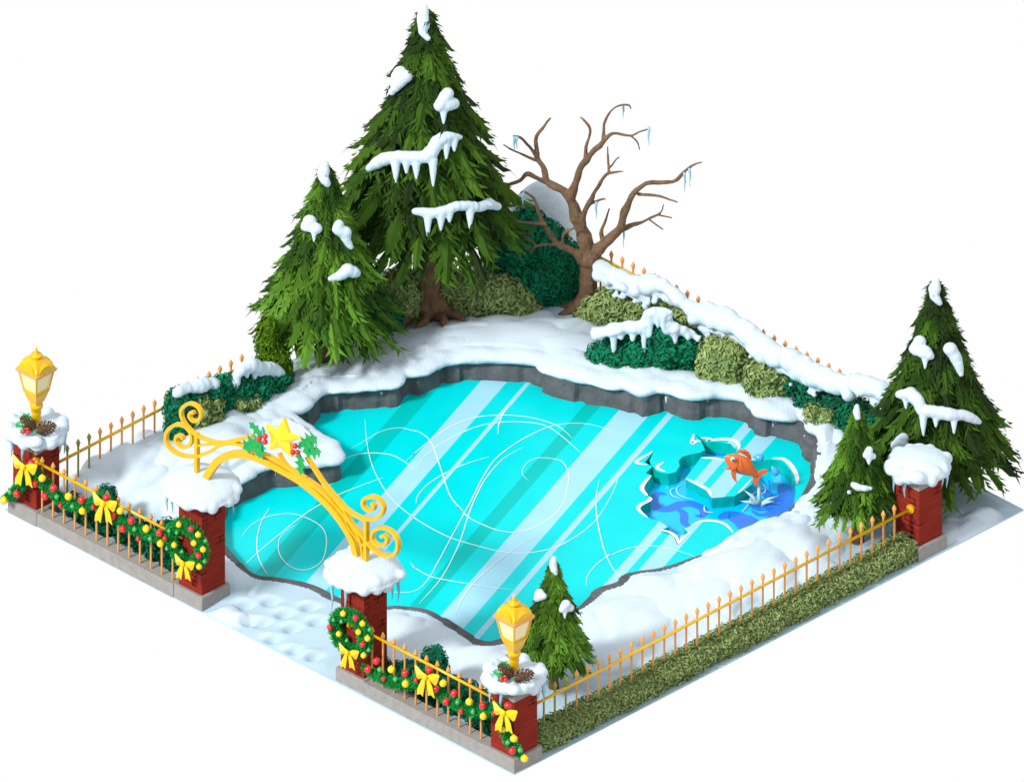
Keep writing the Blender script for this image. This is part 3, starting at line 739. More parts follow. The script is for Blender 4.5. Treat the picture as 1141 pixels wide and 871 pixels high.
# ------------------------------------------------------------------ conifers
LITE = [(90,134,44),(74,112,32),(56,90,24),(40,70,22)]
DEEP = [(66,100,28),(52,82,22),(40,66,20),(34,52,22)]
def cone_r(z, T): return T['R']*max(0, min(1.0, (T['H']-z)/(T['H']-T['zb'])))**.93
def conifer(T):
    b = T['base']; t = thing(T['name'], b, T['label'], 'tree', 'snowy fir trees')
    H, R, zb = T['H'], T['R'], T['zb']; pal = T['pal']
    mb = MB()
    # inner body
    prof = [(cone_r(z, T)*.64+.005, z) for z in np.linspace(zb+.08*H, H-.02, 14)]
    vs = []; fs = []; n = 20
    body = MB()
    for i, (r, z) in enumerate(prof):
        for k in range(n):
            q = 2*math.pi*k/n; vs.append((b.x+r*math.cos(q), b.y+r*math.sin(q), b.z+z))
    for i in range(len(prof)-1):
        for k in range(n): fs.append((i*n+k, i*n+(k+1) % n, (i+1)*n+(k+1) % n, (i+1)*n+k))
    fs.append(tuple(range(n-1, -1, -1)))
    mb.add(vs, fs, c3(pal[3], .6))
    nt = T['tiers']
    for k in range(nt):
        f0 = (k+.35)/nt
        zt = H-(H-zb)*f0**.95
        rt = cone_r(zt, T)
        big = T['tier_len']*(.42+.5*f0)
        for sub in range(4):
            n = int(9+rt/T['R']*T['nspk']*1.2)
            for j in range(n):
                q = 2*math.pi*(j+rnd()*.9+sub*.29)/n
                Ls = big*U(.8, 1.4)*(1-.08*sub)
                ro = rt*((U(.96, 1.2) if rnd() < .75 else U(1.1, 1.3)) if sub == 0 else U(.9, 1.04)*(1-.085*sub))
                z_tip = zt+U(-.09, .09)*big*2+sub*big*.34
                ri = max(0, ro-Ls*.66); z_root = min(z_tip+Ls*.85, H-.01)
                if z_tip > H-.12: continue
                ri = min(ri, cone_r(min(z_root, H), T)*.8)
                d = Vector((math.cos(q), math.sin(q), 0)); e = Vector((-d.y, d.x, 0))
                tip = b+d*ro+UZ*z_tip+e*U(-.28, .28)*Ls
                root = b+d*ri+UZ*z_root
                w = Ls*U(.11, .19)
                m1 = root.lerp(tip, .38)+d*.06*Ls-UZ*.13*Ls; m2 = root.lerp(tip, .72)+d*.02-UZ*.13*Ls
                g_ = mnoise.noise(Vector((tip.x*1.6, tip.y*1.6, tip.z*2.2+T['H']*7)))*1.3+U(-.25, .25)-sub*.06
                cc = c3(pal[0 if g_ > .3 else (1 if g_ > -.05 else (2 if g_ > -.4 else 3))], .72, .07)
                up = d*.06*Ls+UZ*.05*Ls
                vs = [root, m1+e*w-up*.6, m1+up, m1-e*w-up*.6, m2+e*w*.72-up*.5, m2+up*.6, m2-e*w*.72-up*.5, tip]
                mb.add(vs, [(0, 1, 2), (0, 2, 3), (1, 4, 5, 2), (2, 5, 6, 3), (4, 7, 5), (5, 7, 6)], cc)
                for f in (.15, .38, .6, .8):
                    for sgn in (-1, 1):
                        if rnd() < .25: continue
                        a0 = root.lerp(tip, f)-UZ*.12*Ls*math.sin(math.pi*f)+d*.05*Ls+e*sgn*w*.55
                        dd = (tip-root).normalized(); a1 = a0+e*sgn*Ls*U(.13, .22)+dd*Ls*U(.16, .28)
                        mb.add([a0-dd*Ls*.05, a0+dd*Ls*.09, a1], [(0, 1, 2)], cc)
    for k in range(34):
        q = k*2.4; tt = k/34; z = H-.02-tt*.55*T['tier_len']; r = cone_r(z-.12, T)*1.15+.02
        d = Vector((math.cos(q), math.sin(q), 0)); e = Vector((-d.y, d.x, 0)); L = T['tier_len']*(.16+.12*tt); tip = b+d*r+UZ*(z-L*.7); root = b+UZ*z; mm = root.lerp(tip, .55)+UZ*.01
        mb.add([root, mm+e*L*.22-UZ*.02, mm+d*.015, mm-e*L*.22-UZ*.02, tip], [(0, 1, 2), (0, 2, 3), (1, 4, 2), (2, 4, 3)], c3(pal[k % 3]))
    # leader
    mb.add([b+UZ*(H+.02), b+UZ*(H-.35*T['tier_len'])+XX*.05, b+UZ*(H-.35*T['tier_len'])+YY*.05, b+UZ*(H-.35*T['tier_len'])-XX*.05, b+UZ*(H-.35*T['tier_len'])-YY*.05],
           [(0, 1, 2), (0, 2, 3), (0, 3, 4), (0, 4, 1)], c3(pal[1]))
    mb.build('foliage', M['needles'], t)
    tr = MB(); rb = T['trunk']
    tr.tube([b+UZ*-.1, b+UZ*.15, b+UZ*(zb+.2), b+UZ*(H*.9)], [rb*1.3, rb, rb*.8, .02], 12)
    for k in range(T.get('roots', 0)):
        q = T['rootq'][k]; d = Vector((math.cos(q), math.sin(q), 0)); e = Vector((-d.y, d.x, 0)); L = U(.75, 1.15)
        gp = lambda q_, up_: Vector((q_.x, q_.y, hz(q_.x, q_.y)+up_))
        tr.tube([b+UZ*.62+d*.04, gp(b+d*rb*1.1, .3), gp(b+d*L*.45+e*.04, .15), gp(b+d*L*.75+e*.05, .08), gp(b+d*L+e*U(-.12, .12), -.01)], [rb*.5, rb*.5, rb*.38, rb*.28, .03], 8)
    if T.get('roots'): fuse('trunk', tr, M['bark'], .03, t, 2, .02)
    else: tr.build('trunk', M['bark'], t, smooth=True)
    return t
TR = {}
def fir(key, gx, gy, tipy, wpx, bot, **kw):
    b = W(gx, gy, 0); H = (gy-tipy)/(S*CC); z0 = hz(b.x, b.y)-.02; T = dict(base=b, H=H-z0+.0, R=wpx/S, zb=(gy-bot)/(S*CC)-z0, **kw); T['base'].z = z0; TR[key] = T; conifer(T)
fir('big', 475, 358, 8, 112, 276, name='fir_tree', label='tallest dark green fir with thick exposed trunk and roots behind the pond', pal=DEEP, tiers=11, tier_len=.95, nspk=26, trunk=.3, roots=7, rootq=[3.45, 4.0, 4.6, 5.1, 5.6, 6.2, 2.9])
fir('second', 363, 410, 182, 83, 376, name='fir_tree', label='bright green fir left of the tallest one, its skirt reaching the snow', pal=LITE, tiers=10, tier_len=.75, nspk=24, trunk=.16)
fir('right', 1043, 548, 310, 89, 532, name='fir_tree', label='large dark fir at the right corner, behind the pillar without a lantern', pal=DEEP, tiers=10, tier_len=.8, nspk=24, trunk=.17)
fir('smallright', 955, 606, 452, 50, 574, name='fir_tree', label='small bright fir right of the pond, behind the longest railing', pal=LITE, tiers=9, tier_len=.5, nspk=20, trunk=.11)
fir('front', 617, 768, 622, 46, 742, name='fir_tree', label='small green fir just behind the nearest lantern', pal=LITE, tiers=9, tier_len=.5, nspk=20, trunk=.09)

def on_cone(px, py, T, grow=1.0):
    X = (px-570.5)/S; b = T['base']; Y = b.y-3.0; v = (435.5-py)/S
    while Y < b.y+.5:
        Z = (v-K*Y)/CC
        zl = Z-b.z
        if zl <= T['H'] and zl >= T['zb']-.2 and (X-b.x)**2+(Y-b.y)**2 <= (cone_r(zl, T)*grow+.04)**2: return Vector((X, Y, Z))
        Y += .015
    return Vector((X, b.y-.05, (v-K*(b.y-.05))/CC))
def densify(bl):
    out = []
    for i, q in enumerate(bl):
        out.append(q)
        if i+1 < len(bl):
            n = bl[i+1]; d = math.hypot(n[0]-q[0], n[1]-q[1]); m = int(d/(.55*min(n[2], q[2])))
            if d < 3.2*(n[2]+q[2]):
                for k in range(1, m): t = k/m; out.append((q[0]+(n[0]-q[0])*t, q[1]+(n[1]-q[1])*t, q[2]+(n[2]-q[2])*t))
    return out
def snow_on(key, blobs, drips, sc, ox, oy, label):
    T = TR[key]; mb = MB(); c = None
    for (a, b2, r) in densify(blobs):
        px, py = zz(a, b2, sc, ox, oy); p = on_cone(px, py, T, 1.08); rr = r/sc/S*1.2*U(.9, 1.1)
        if c is None: c = p
        mb.ell((p.x, p.y, p.z), rr, rr*.9, rr*.95, 12, 9)
    for (a, y0, y1) in drips:
        px, p0 = zz(a, y0, sc, ox, oy); p1 = zz(a, y1, sc, ox, oy)[1]
        A = on_cone(px, p0-4, T, 1.08); Bp = on_cone(px, p1, T, 1.1)
        w = 7/sc/S*1.3
        mb.tube([A, A.lerp(Bp, .5), Bp], [w*1.5, w, w*.35], 8)
    o = fuse('snow_clump', mb, M['snow'], .022, None, 2, .01); tag(o, label, 'snow', 'snow clumps on the firs')
z = (2.292, 370, 0)
snow_on('big', [(235,20,9),(233,40,13),(234,65,14),(230,82,9),(245,98,7)], [], *z, 'snow on the tip of the tallest fir')
snow_on('big', [(175,188,17),(160,210,13),(190,195,14),(153,235,8)], [], *z, 'snow clump on the left edge of the tallest fir below its tip')
snow_on('big', [(295,240,16),(275,270,14),(310,265,15)], [(285,275,318)], *z, 'snow clump with one drip on the upper right of the tallest fir')
snow_on('big', [(95,430,9),(125,410,15),(150,402,15),(180,400,14),(210,402,14),(240,402,15),(258,385,16),(268,362,16),(288,350,14),(310,348,9),(328,351,6)], [(163,425,468),(190,415,445),(215,420,458),(258,415,478),(292,365,408),(312,360,388)], *z, 'upper wide snow shelf with drips across the left of the tallest fir')
snow_on('big', [(212,540,8),(235,542,11),(262,545,12),(290,537,12),(318,527,12),(345,525,11),(375,530,12),(400,520,12),(423,528,9)], [(245,550,606),(278,555,590),(352,538,586),(300,545,570)], *z, 'lower wide snow shelf with drips across the right of the tallest fir')
z = (3.225, 260, 160)
snow_on('second', [(328,78,14),(325,100,18),(322,120,17),(338,145,11)], [], *z, 'snow on the tip of the fir left of the tallest one')
snow_on('second', [(275,280,22),(255,300,13),(300,305,17)], [(290,320,355)], *z, 'snow clump on the left of the fir left of the tallest one')
snow_on('second', [(380,290,16),(368,310,13),(400,320,22),(405,345,15),(422,372,10)], [], *z, 'snow clump on the upper right of the fir left of the tallest one')
snow_on('second', [(350,485,9),(385,475,17),(410,455,22),(440,465,18)], [], *z, 'lowest snow clump on the fir left of the tallest one')
z = (2.488, 860, 290)
snow_on('right', [(455,58,10),(451,80,14),(450,98,12),(465,118,8)], [], *z, 'snow on the tip of the large right corner fir')
snow_on('right', [(410,225,16),(395,245,14),(425,255,16),(440,265,10)], [(425,265,302)], *z, 'snow clump on the upper left of the large right corner fir')
snow_on('right', [(495,245,16),(508,265,15),(518,292,11),(525,316,7)], [], *z, 'snow clump on the upper right of the large right corner fir')
snow_on('right', [(355,372,12),(385,370,18),(405,388,16),(415,415,15),(440,418,16),(470,423,16),(500,428,16),(530,428,13),(555,438,12),(575,448,7)], [(420,435,488),(455,430,465),(505,435,482),(372,380,412)], *z, 'wide snow shelf with drips across the large right corner fir')
snow_on('right', [(360,508,18),(343,512,12),(365,492,13)], [], *z, 'snow clump low on the large right corner fir, above the pillar')
snow_on('smallright', [(236,405,6),(235,420,9),(238,436,8)], [], *z, 'snow on the tip of the small fir right of the pond')
snow_on('smallright', [(270,525,10),(261,540,9),(280,543,8)], [(269,545,566)], *z, 'upper snow clump on the small fir right of the pond')
snow_on('smallright', [(225,622,8),(240,630,9),(258,632,8),(274,632,5),(214,643,6)], [], *z, 'lower snow streak on the small fir right of the pond')
z = (3.483, 530, 600)
snow_on('front', [(303,78,11),(300,98,15),(302,115,13),(311,135,8)], [], *z, 'snow on the tip of the small fir behind the nearest lantern')
snow_on('front', [(250,210,16),(238,232,13),(262,222,14)], [], *z, 'snow clump on the left edge of the small fir behind the nearest lantern')
snow_on('front', [(350,255,16),(335,275,12),(366,268,14)], [(346,280,312)], *z, 'snow clump on the right of the small fir behind the nearest lantern')

# ------------------------------------------------------------------ snow on hedges
def snow_hedge(blobs, drips, sc, ox, oy, gy, label, toward=.0, fat=1.0):
    mb = MB()
    for (a, b2, r) in densify(blobs):
        px, py = zz(a, b2, sc, ox, oy); Y = W(px, gy(px) if callable(gy) else gy).y-toward+U(-.03, .03)
        p = WY(px, py, Y); rr = r/sc/S*fat*U(.8, 1.2); mb.ell((p.x, p.y, p.z), rr, rr*1.25, rr*.9, 12, 9)
        if fat > 1 and rnd() < .22: k_ = U(.6, .9); mb.ell((p.x-.03, p.y-.13, p.z-U(.06, .16)), rr*k_, rr*k_, rr*k_*.8, 12, 9)
    for (a, y0, y1) in drips:
        px, p0 = zz(a, y0, sc, ox, oy); p1 = zz(a, y1, sc, ox, oy)[1]
        Y = W(px, gy(px) if callable(gy) else gy).y-toward-.14
        A = WY(px, p0, Y+.08); Bp = WY(px, p1, Y); w = 12/sc/S
        mb.tube([A, A.lerp(Bp, .4), A.lerp(Bp, .8), Bp], [w*1.5, w*1.2, w*.9, w*.4], 8)
    o = fuse('snow_blanket', mb, M['snow'], .03, None, 2, .045); tag(o, label, 'snow', 'snow lying on the bushes')
snow_hedge([(115,110,30),(150,125,32),(200,150,34),(250,172,38),(300,190,42),(350,182,38),(392,190,30),(435,222,28),(470,262,30),(510,290,36),(560,312,42),(610,322,44),(650,335,46),(700,362,44),(740,385,42),(790,422,38),(830,458,42),(880,502,44),(930,505,46),(980,535,46),(1030,572,46),(1080,592,44),(1130,612,42),(1185,625,40),(1240,618,44),(1290,630,44),(1345,645,40),(1390,680,32),(1330,690,30),
             (145,175,20),(220,200,18),(290,238,22),(370,222,18),(430,262,16),(515,335,16),(570,375,24),(680,405,20),(722,425,16),(790,465,18),(900,548,20),(985,588,18),(1080,630,20)],
           [(145,150,205),(290,230,270),(370,210,245),(430,250,275),(520,320,350),(572,370,412),(682,400,428),(720,420,446)], 3.934, 640, 270, lineH, 'long thick snow blanket on the hedge along the back right railing', .06, 1.08)
snow_hedge([(95,400,30),(130,392,30),(180,382,30),(230,372,30),(280,372,28),(310,352,22),(318,318,22),(350,302,20),(390,302,18),(422,302,10),(405,385,26),(440,378,26),(480,386,24),(520,402,20),(535,415,14),(440,380,22),(405,400,22),(385,425,18),(378,452,16)],
           [(170,410,488),(205,400,430),(255,400,442),(305,370,488),(330,330,420),(365,315,378),(392,315,392),(440,390,450),(500,400,430),(543,410,442),(380,440,488)], 3.934, 640, 270, 420, 'snow with a tall peak and long drips on the low teal bush by the pond', .24, .95)
snow_hedge([(520,222,20),(555,207,24),(600,192,27),(650,182,28),(690,178,24)], [], 3.803, 60, 380, gl, 'smooth snow on the leftmost teal bush by the back left railing', .1)
snow_hedge([(762,185,22),(768,155,24),(795,118,28),(835,102,30),(875,108,30),(915,115,30),(955,128,24),(850,130,20)], [(760,180,205),(820,120,160),(850,130,165),(900,120,150),(965,130,158)], 3.803, 60, 380, gl, 'thick snow with drips on the round teal bush beside the second fir', .14)
mb = MB(); c = W(603, 300); mb.ell((c.x, c.y, .6), .72, .5, 1.28, 24, 14); mb.ell((c.x-.35, c.y, .3), .6, .5, .8, 20, 12)
o = fuse('snow_heap', mb, M['snow'], .05, None, 2, .03); tag(o, 'tall rounded heap of snow behind the dark teal bush', 'snow')

# ------------------------------------------------------------------ bare tree
BASEY = W(655, 350).y
def DT(l, d0, d1):
    out = []; n = len(l)
    for i, (a, b2, r) in enumerate(l):
        px, py = zz(a, b2, 3.111, 530, 100); Y = BASEY+d0+(d1-d0)*i/(n-1); out.append((WY(px, py, Y), r/3.111/S))
    return out
bt = thing('bare_tree', W(655, 350), 'leafless brown tree with crooked branches and icicles behind the pond', 'tree')
BR = [([(388,800,42),(388,760,38),(388,720,33),(390,640,30),(392,580,29),(375,510,25),(350,440,21),(330,375,17)],0,0),
 ([(330,375,17),(300,350,12),(250,320,11),(235,270,9),(215,235,8),(212,160,7),(240,120,5),(260,98,3)],0,.35),
 ([(215,240,7),(180,190,5),(155,168,4),(128,162,3)],.2,-.1), ([(215,245,6),(150,222,4),(120,205,3),(92,192,2.5)],.2,.5),
 ([(255,325,9),(215,308,7),(178,292,8),(150,315,6),(98,332,5),(85,300,3),(72,282,2.5)],.1,-.2),
 ([(330,375,17),(340,330,13),(360,280,11),(385,245,10),(440,180,8),(485,150,5),(535,157,4),(570,145,3),(600,135,2.5)],0,-.5),
 ([(380,245,8),(385,200,6),(398,145,5),(380,110,4),(363,97,3)],-.15,.1), ([(442,178,7),(443,120,5),(480,60,4),(525,53,3),(538,67,2.5)],-.25,0), ([(535,157,3.5),(565,185,3),(570,207,2.5)],-.38,-.3),
 ([(372,470,10),(378,430,9),(410,360,7),(435,320,6),(462,290,5),(510,282,2.5)],-.05,-.5),([(462,290,5),(455,230,4),(460,193,2.5)],-.4,-.3),([(462,268,4),(480,250,3),(500,235,2.5)],-.4,-.5),([(385,405,5),(430,382,4),(450,380,2.5)],-.15,-.3),
 ([(400,590,24),(425,555,20),(450,530,17),(500,480,14),(520,420,12),(535,375,10),(590,325,8),(680,320,6),(735,275,5),(783,252,2.5)],0,-.4),
 ([(560,360,7),(640,370,4),(700,390,2.5)],-.2,-.5),([(505,485,9),(560,462,7),(600,450,5),(640,430,4),(655,397,2.5)],-.1,.2),([(600,450,4),(640,478,3),(646,484,2.5)],.0,-.1),([(630,436,3.5),(655,440,3),(680,446,2.5)],.1,.2),
 ([(445,530,8),(438,490,6),(450,450,4),(467,410,2.5)],-.05,.15),
 ([(390,610,20),(340,560,14),(290,540,10),(250,490,9),(225,440,7),(200,380,5),(175,357,4),(150,355,2.5)],0,-.5),
 ([(245,465,7),(190,460,5),(130,450,3),(90,405,2.5)],-.3,-.5),([(295,540,7),(240,535,5),(210,545,4),(190,565,3)],-.15,-.4),([(215,545,4),(190,515,3),(160,503,2.5)],-.3,-.35),([(300,530,5),(310,495,4),(370,470,3)],-.15,-.25)]
mb = MB()
for l, a, b2 in BR:
    q = DT(l, a, b2); pts = crm([p for p, r in q], 4)
    rs = []
    for i in range(len(q)-1):
        for k in range(4): rs.append(q[i][1]*(1-k/4)+q[i+1][1]*k/4)
    rs.append(q[-1][1])
    rs = [max(r*1.12*(1+.3*mnoise.noise(p*6)), .016) for p, r in zip(pts, rs)]
    pts = [p+Vector((mnoise.noise(p*4), 0, mnoise.noise(p*4+Vector((5, 5, 5)))))*.03 for p in pts]
    mb.tube(pts, rs, 8)
b0 = W(655, 350)
for px, py, r in ((616,345,.8),(614,357,.8),(668,362,.8),(640,365,.8),(690,352,.8)):
    e = W(px, py); mb.tube([b0+UZ*.38+(e-b0)*.08, b0.lerp(e, .35)+UZ*.16, b0.lerp(e, .7)+UZ*.07, e+UZ*.0], [.13, .11, .07, .02], 8)
fuse('trunk', mb, M['bark'], .0165, bt, 1, .012)
for a, b2, c, d, dy in ((512,58,512,98,0),(600,138,601,196,-.5),(725,292,725,355,-.36),(743,278,743,338,-.38),(134,168,137,216,-.1),(142,170,143,208,-.1),(163,358,163,404,-.45),(418,395,418,450,-.22),(513,482,513,548,-.1)):
    px, py = zz(a, b2, 3.111, 530, 100); p = WY(px, py, BASEY+dy)
    icicle(p, (d-b2)/3.111/(S*CC), .03, bt)

# ------------------------------------------------------------------ lanterns
def lantern(i, label):
    c = PC[i]; t = thing('lantern', (c.x, c.y, 1.85), label, 'lantern', 'golden lanterns on the corner pillars')
    q = math.pi/2
    def L4(prof, nm, m, **kw):
        mb = MB(); mb.lathe(Vector((c.x, c.y, 0)), prof, kw.pop('n', 4), 0 if kw.pop('sq', True) else .2); return mb.build(nm, m, t, **kw)
    L4([(.11, 1.78), (.10, 2.0), (.085, 2.1), (.10, 2.16), (.085, 2.18), (.10, 2.22), (.125, 2.28), (.125, 2.34), (.1, 2.36), (.1, 2.42)], 'post', M['gold'], n=20, smooth=True)
    L4([(.10, 2.36), (.15, 2.4), (.225, 2.58), (.235, 2.60), (.235, 2.635)], 'cup', M['gold'], bevel=.006)
    L4([(.205, 2.636), (.305, 3.05)], 'glass_panes', M['glass'])
    mb = MB()
    for k in range(4):
        a = k*q; d = Vector((math.cos(a), math.sin(a), 0))
        mb.tube([Vector((c.x, c.y, 2.62))+d*.225, Vector((c.x, c.y, 3.06))+d*.325], .019, 4)
        a2 = a+q; d2 = Vector((math.cos(a2), math.sin(a2), 0))
        mb.tube([Vector((c.x, c.y, 2.655))+d*.225, Vector((c.x, c.y, 2.655))+d2*.225], .018, 4)
    mb.build('corner_bars', M['gold'], t)
    L4([(.33, 3.03), (.375, 3.06), (.39, 3.09), (.39, 3.12), (.35, 3.135)], 'eave', M['copper'], bevel=.004)
    mb = MB()
    # domed roof with four arched panels
    mb.lathe(Vector((c.x, c.y, 0)), [(.355, 3.135), (.335, 3.18), (.28, 3.25), (.20, 3.31), (.12, 3.35), (.09, 3.37)], 4)
    for k in range(4):
        a = k*q+q/2; d = Vector((math.cos(a), math.sin(a), 0)); e = Vector((-d.y, d.x, 0)); cc = Vector((c.x, c.y, 3.13))
        vs = [cc+d*.262+e*(.2*math.cos(s)) + UZ*(.13*math.sin(s)) for s in np.linspace(0, math.pi, 9)]+[cc+d*.06+e*(.05*math.cos(s)) + UZ*(.2*math.sin(s)) for s in np.linspace(0, math.pi, 9)]
        mb.add(vs, [(j, j+1, j+10, j+9) for j in range(8)]+[tuple(range(9))])
    mb.build('roof', M['gold'], t, bevel=.004)
    L4([(.09, 3.355), (.115, 3.375), (.12, 3.40), (.10, 3.425), (.05, 3.43), (.045, 3.45), (.03, 3.5), (.004, 3.6)], 'finial', M['gold'], n=20, smooth=True)
lantern(0, 'golden lantern on the far left brick pillar')
lantern(3, 'golden lantern on the nearest corner brick pillar')

def holly_leaf(mb, c, d, nrm, L, fold=.15):
    d = d.normalized(); s = nrm.cross(d).normalized(); n = s.cross(d)
    prof = [(0, .02), (.12, .12), (.2, .30), (.3, .15), (.42, .17), (.5, .36), (.6, .16), (.72, .14), (.78, .26), (.88, .08), (1, 0)]
    vs = [c+d*(L*t)+n*(.06*L*math.sin(t*3.1)) for t, w in prof]
    m = len(prof)
    le = [c+d*(L*t)+s*(L*w)+n*(-fold*L*w+.06*L*math.sin(t*3.1)) for t, w in prof]; ri = [c+d*(L*t)-s*(L*w)+n*(-fold*L*w+.06*L*math.sin(t*3.1)) for t, w in prof]
    fs = [(i, i+1, m+i+1, m+i) for i in range(m-1)]+[(i+1, i, 2*m+i, 2*m+i+1) for i in range(m-1)]
    mb.add(vs+le+ri, fs)
def holly(origin, leaves, berries, nrm, label, grp, P, br=.05):
    t = thing('holly_sprig', origin, label, 'holly', grp)
    for (px, py, dx, dy, L) in leaves:
        c = P(px, py); e = P(px+dx, py+dy); mb = MB(); holly_leaf(mb, c, e-c, nrm, (e-c).length*L); o = mb.build('leaf', M['holly'], t)
        so = o.modifiers.new('s', 'SOLIDIFY'); so.thickness = .008
    for px, py in berries:
        c = P(px, py)+nrm*.05; mb = MB(); mb.ell(c, br, nu=12, nv=8); mb.build('berry', M['red'], t, smooth=True)
def pinecone(c, d, L, label):
    mb = MB(); d = d.normalized(); a = d.cross(UZ).normalized() if abs(d.z) < .95 else XX; b = d.cross(a)
    mb.tube([c, c+d*L*.5, c+d*L*.95], [L*.16, L*.2, L*.03], 8)
    for k in range(70):
        t = (k+.5)/70; q = k*2.399963; r = L*.34*math.sin(math.pi*min(1, t*.86+.12))**.8
        n = (a*math.cos(q)+b*math.sin(q)); p = c+d*(L*t*.95)+n*r*.45; tip = c+d*(L*t*.95+L*.07)+n*(r+.012); s = d.cross(n)
        w = L*.085
        mb.add([p, tip+s*w*.7-d*.01, tip+d*.022+n*.01, tip-s*w*.7-d*.01, tip-d*.022], [(0, 1, 2, 3), (0, 3, 4, 1), (1, 4, 3, 2)])
    o = mb.build('pine_cone', M['cone']); tag(o, label, 'pine cone', 'pine cones at the lantern feet')
for i, nm in ((0, 'far left'), (3, 'nearest corner')):
    c = PC[i]; ox = 0 if i == 0 else 572.8-40.4; oy = 0 if i == 0 else 845.2-569.6
    yb = c.y-.42
    P = lambda px, py: WY(px+ox, py+oy, yb)
    nrm = Vector((0, -.75, .66))
    P2 = lambda px, py: W(px+ox, py+oy, 2.0)
    holly(tuple(W(28+ox, 478+oy, 1.95)), [(33,473,-7,-13,1), (31,475,-15,-3,1), (33,477,-12,6,.9), (36,478,10,3,1.1), (33,476,5,-9,.7)], [(26,481), (30.5,478.5), (31,482)], nrm, 'holly sprig with red berries at the foot of the %s lantern' % nm, 'holly at the lantern feet', P2, .045)
    pinecone(W(39+ox, 477+oy, 2.0), Vector((-.55, .1, .45)), .34, 'left pine cone of the pair at the foot of the %s lantern' % nm)
    pinecone(W(41+ox, 480+oy, 2.0), Vector((.8, -.1, .35)), .38, 'right pine cone of the pair at the foot of the %s lantern' % nm)

# ------------------------------------------------------------------ gate arch
AO = PC[1]
A2 = (3.225, 170, 430)
arch = thing('gate_arch', (PC[1]+PC[2])/2+UZ*2.3, 'golden wrought arch with scrolls spanning the two tall gate pillars', 'arch')
def AP(l, n=6, sc=A2): return crm([PL(*zz(a, b, *sc), AO) for a, b in l], n)
kk = [0]
def bandp(name, pts, w, d=.12):
    kk[0] += 1; mb = MB(); mb.band(pts, w*.9, d+.004*kk[0], NF); return mb.build(name, M['gold'], arch, bevel=.006)
bandp('main_rib', AP([(186,392),(192,340),(212,300),(245,262),(300,243),(365,252),(450,292),(540,345),(620,412),(680,485),(722,560),(740,640),(744,665)]), .16, .11)
bandp('main_rib', AP([(360,232),(420,252),(520,312),(600,365),(660,425),(720,500),(752,560),(762,650)]), .055, .10)
bandp('upright', AP([(160,375),(160,260),(160,168)]), .085, .08)
bandp('upright', AP([(768,670),(768,560),(768,470)]), .095, .08)
bandp('crossbar', AP([(165,212),(220,208),(270,205),(362,180)]), .045, .07)
bandp('crossbar', AP([(455,240),(475,275),(520,318),(600,372),(660,425)]), .045, .08)
bandp('crossbar', AP([(690,440),(705,500),(750,560),(770,575)]), .04, .07)
bandp('scroll', AP([(362,178),(300,192),(250,202),(195,192),(150,168),(118,135),(104,100),(112,74),(138,62),(165,75),(176,100),(166,122),(146,124),(134,108),(140,94),(152,96)]), .07, .05)
bandp('scroll', AP([(335,215),(290,205),(245,212),(205,236),(165,250),(115,250),(72,230),(50,195),(56,160),(84,138),(118,144),(140,170),(142,198),(124,218),(100,214),(86,196),(90,178),(106,180),(110,192)]), .07, .05)
bandp('scroll', AP([(555,252),(585,300),(620,352),(665,405),(700,442),(745,470),(790,478),(822,462),(832,435),(818,408),(790,396),(764,404),(758,424),(770,442),(790,444),(798,430),(788,420)]), .07, .05)
bandp('scroll', AP([(655,400),(690,445),(715,490),(745,525),(785,575),(825,605),(862,608),(882,585),(880,548),(858,520),(825,508),(798,520),(790,545),(806,568),(832,570),(846,552),(836,536),(822,540)]), .07, .05)
# star
so = PL(*zz(462, 186, *A2), AO)+NF*.16
mb = MB(); ctr = so+NF*.09; back = so-NF*.05
pts = []
OUTS = [(470,118),(497,170),(528,188),(497,206),(500,256),(455,226),(405,250)]
tips = [(470,116),(530,188),(499,256),(418,232),(404,140)]
ins = [(488,170),(492,205),(455,222),(425,185),(442,158)]
PO = so
ring = []
for a, b2 in zip(tips, ins): ring += [PL(*zz(*a, *A2), PO), PL(*zz(*b2, *A2), PO)]
n = 10; cc = sum(ring, Vector())/10
vs = ring+[p-NF*.07 for p in ring]+[cc+NF*.10, cc-NF*.07]
fs = []
for i in range(n):
    j = (i+1) % n; fs += [(i, j, 20), (i, i+n, j+n, j), (j+n, i+n, 21)]
mb.add(vs, fs); o = mb.build('gold_star', M['star']); tag(o, 'faceted golden star at the crown of the gate arch', 'star')
Pp = lambda px, py: PL(*zz(px, py, *A2), so)
holly(tuple(Pp(395, 190)), [(395,185,-50,-55,1), (392,200,-70,25,1), (395,205,-15,55,1), (400,175,-5,-30,1)], [(390,186), (411,177), (411,197)], NF, 'holly sprig with red berries left of the golden star on the arch', 'holly beside the arch star', Pp, .055)
holly(tuple(Pp(530, 235)), [(535,215,55,-32,1), (540,235,65,0,1), (530,245,0,75,1), (525,225,10,-25,1)], [(519,212), (511,234), (528,235)], NF, 'holly sprig with red berries right of the golden star on the arch', 'holly beside the arch star', Pp, .055)

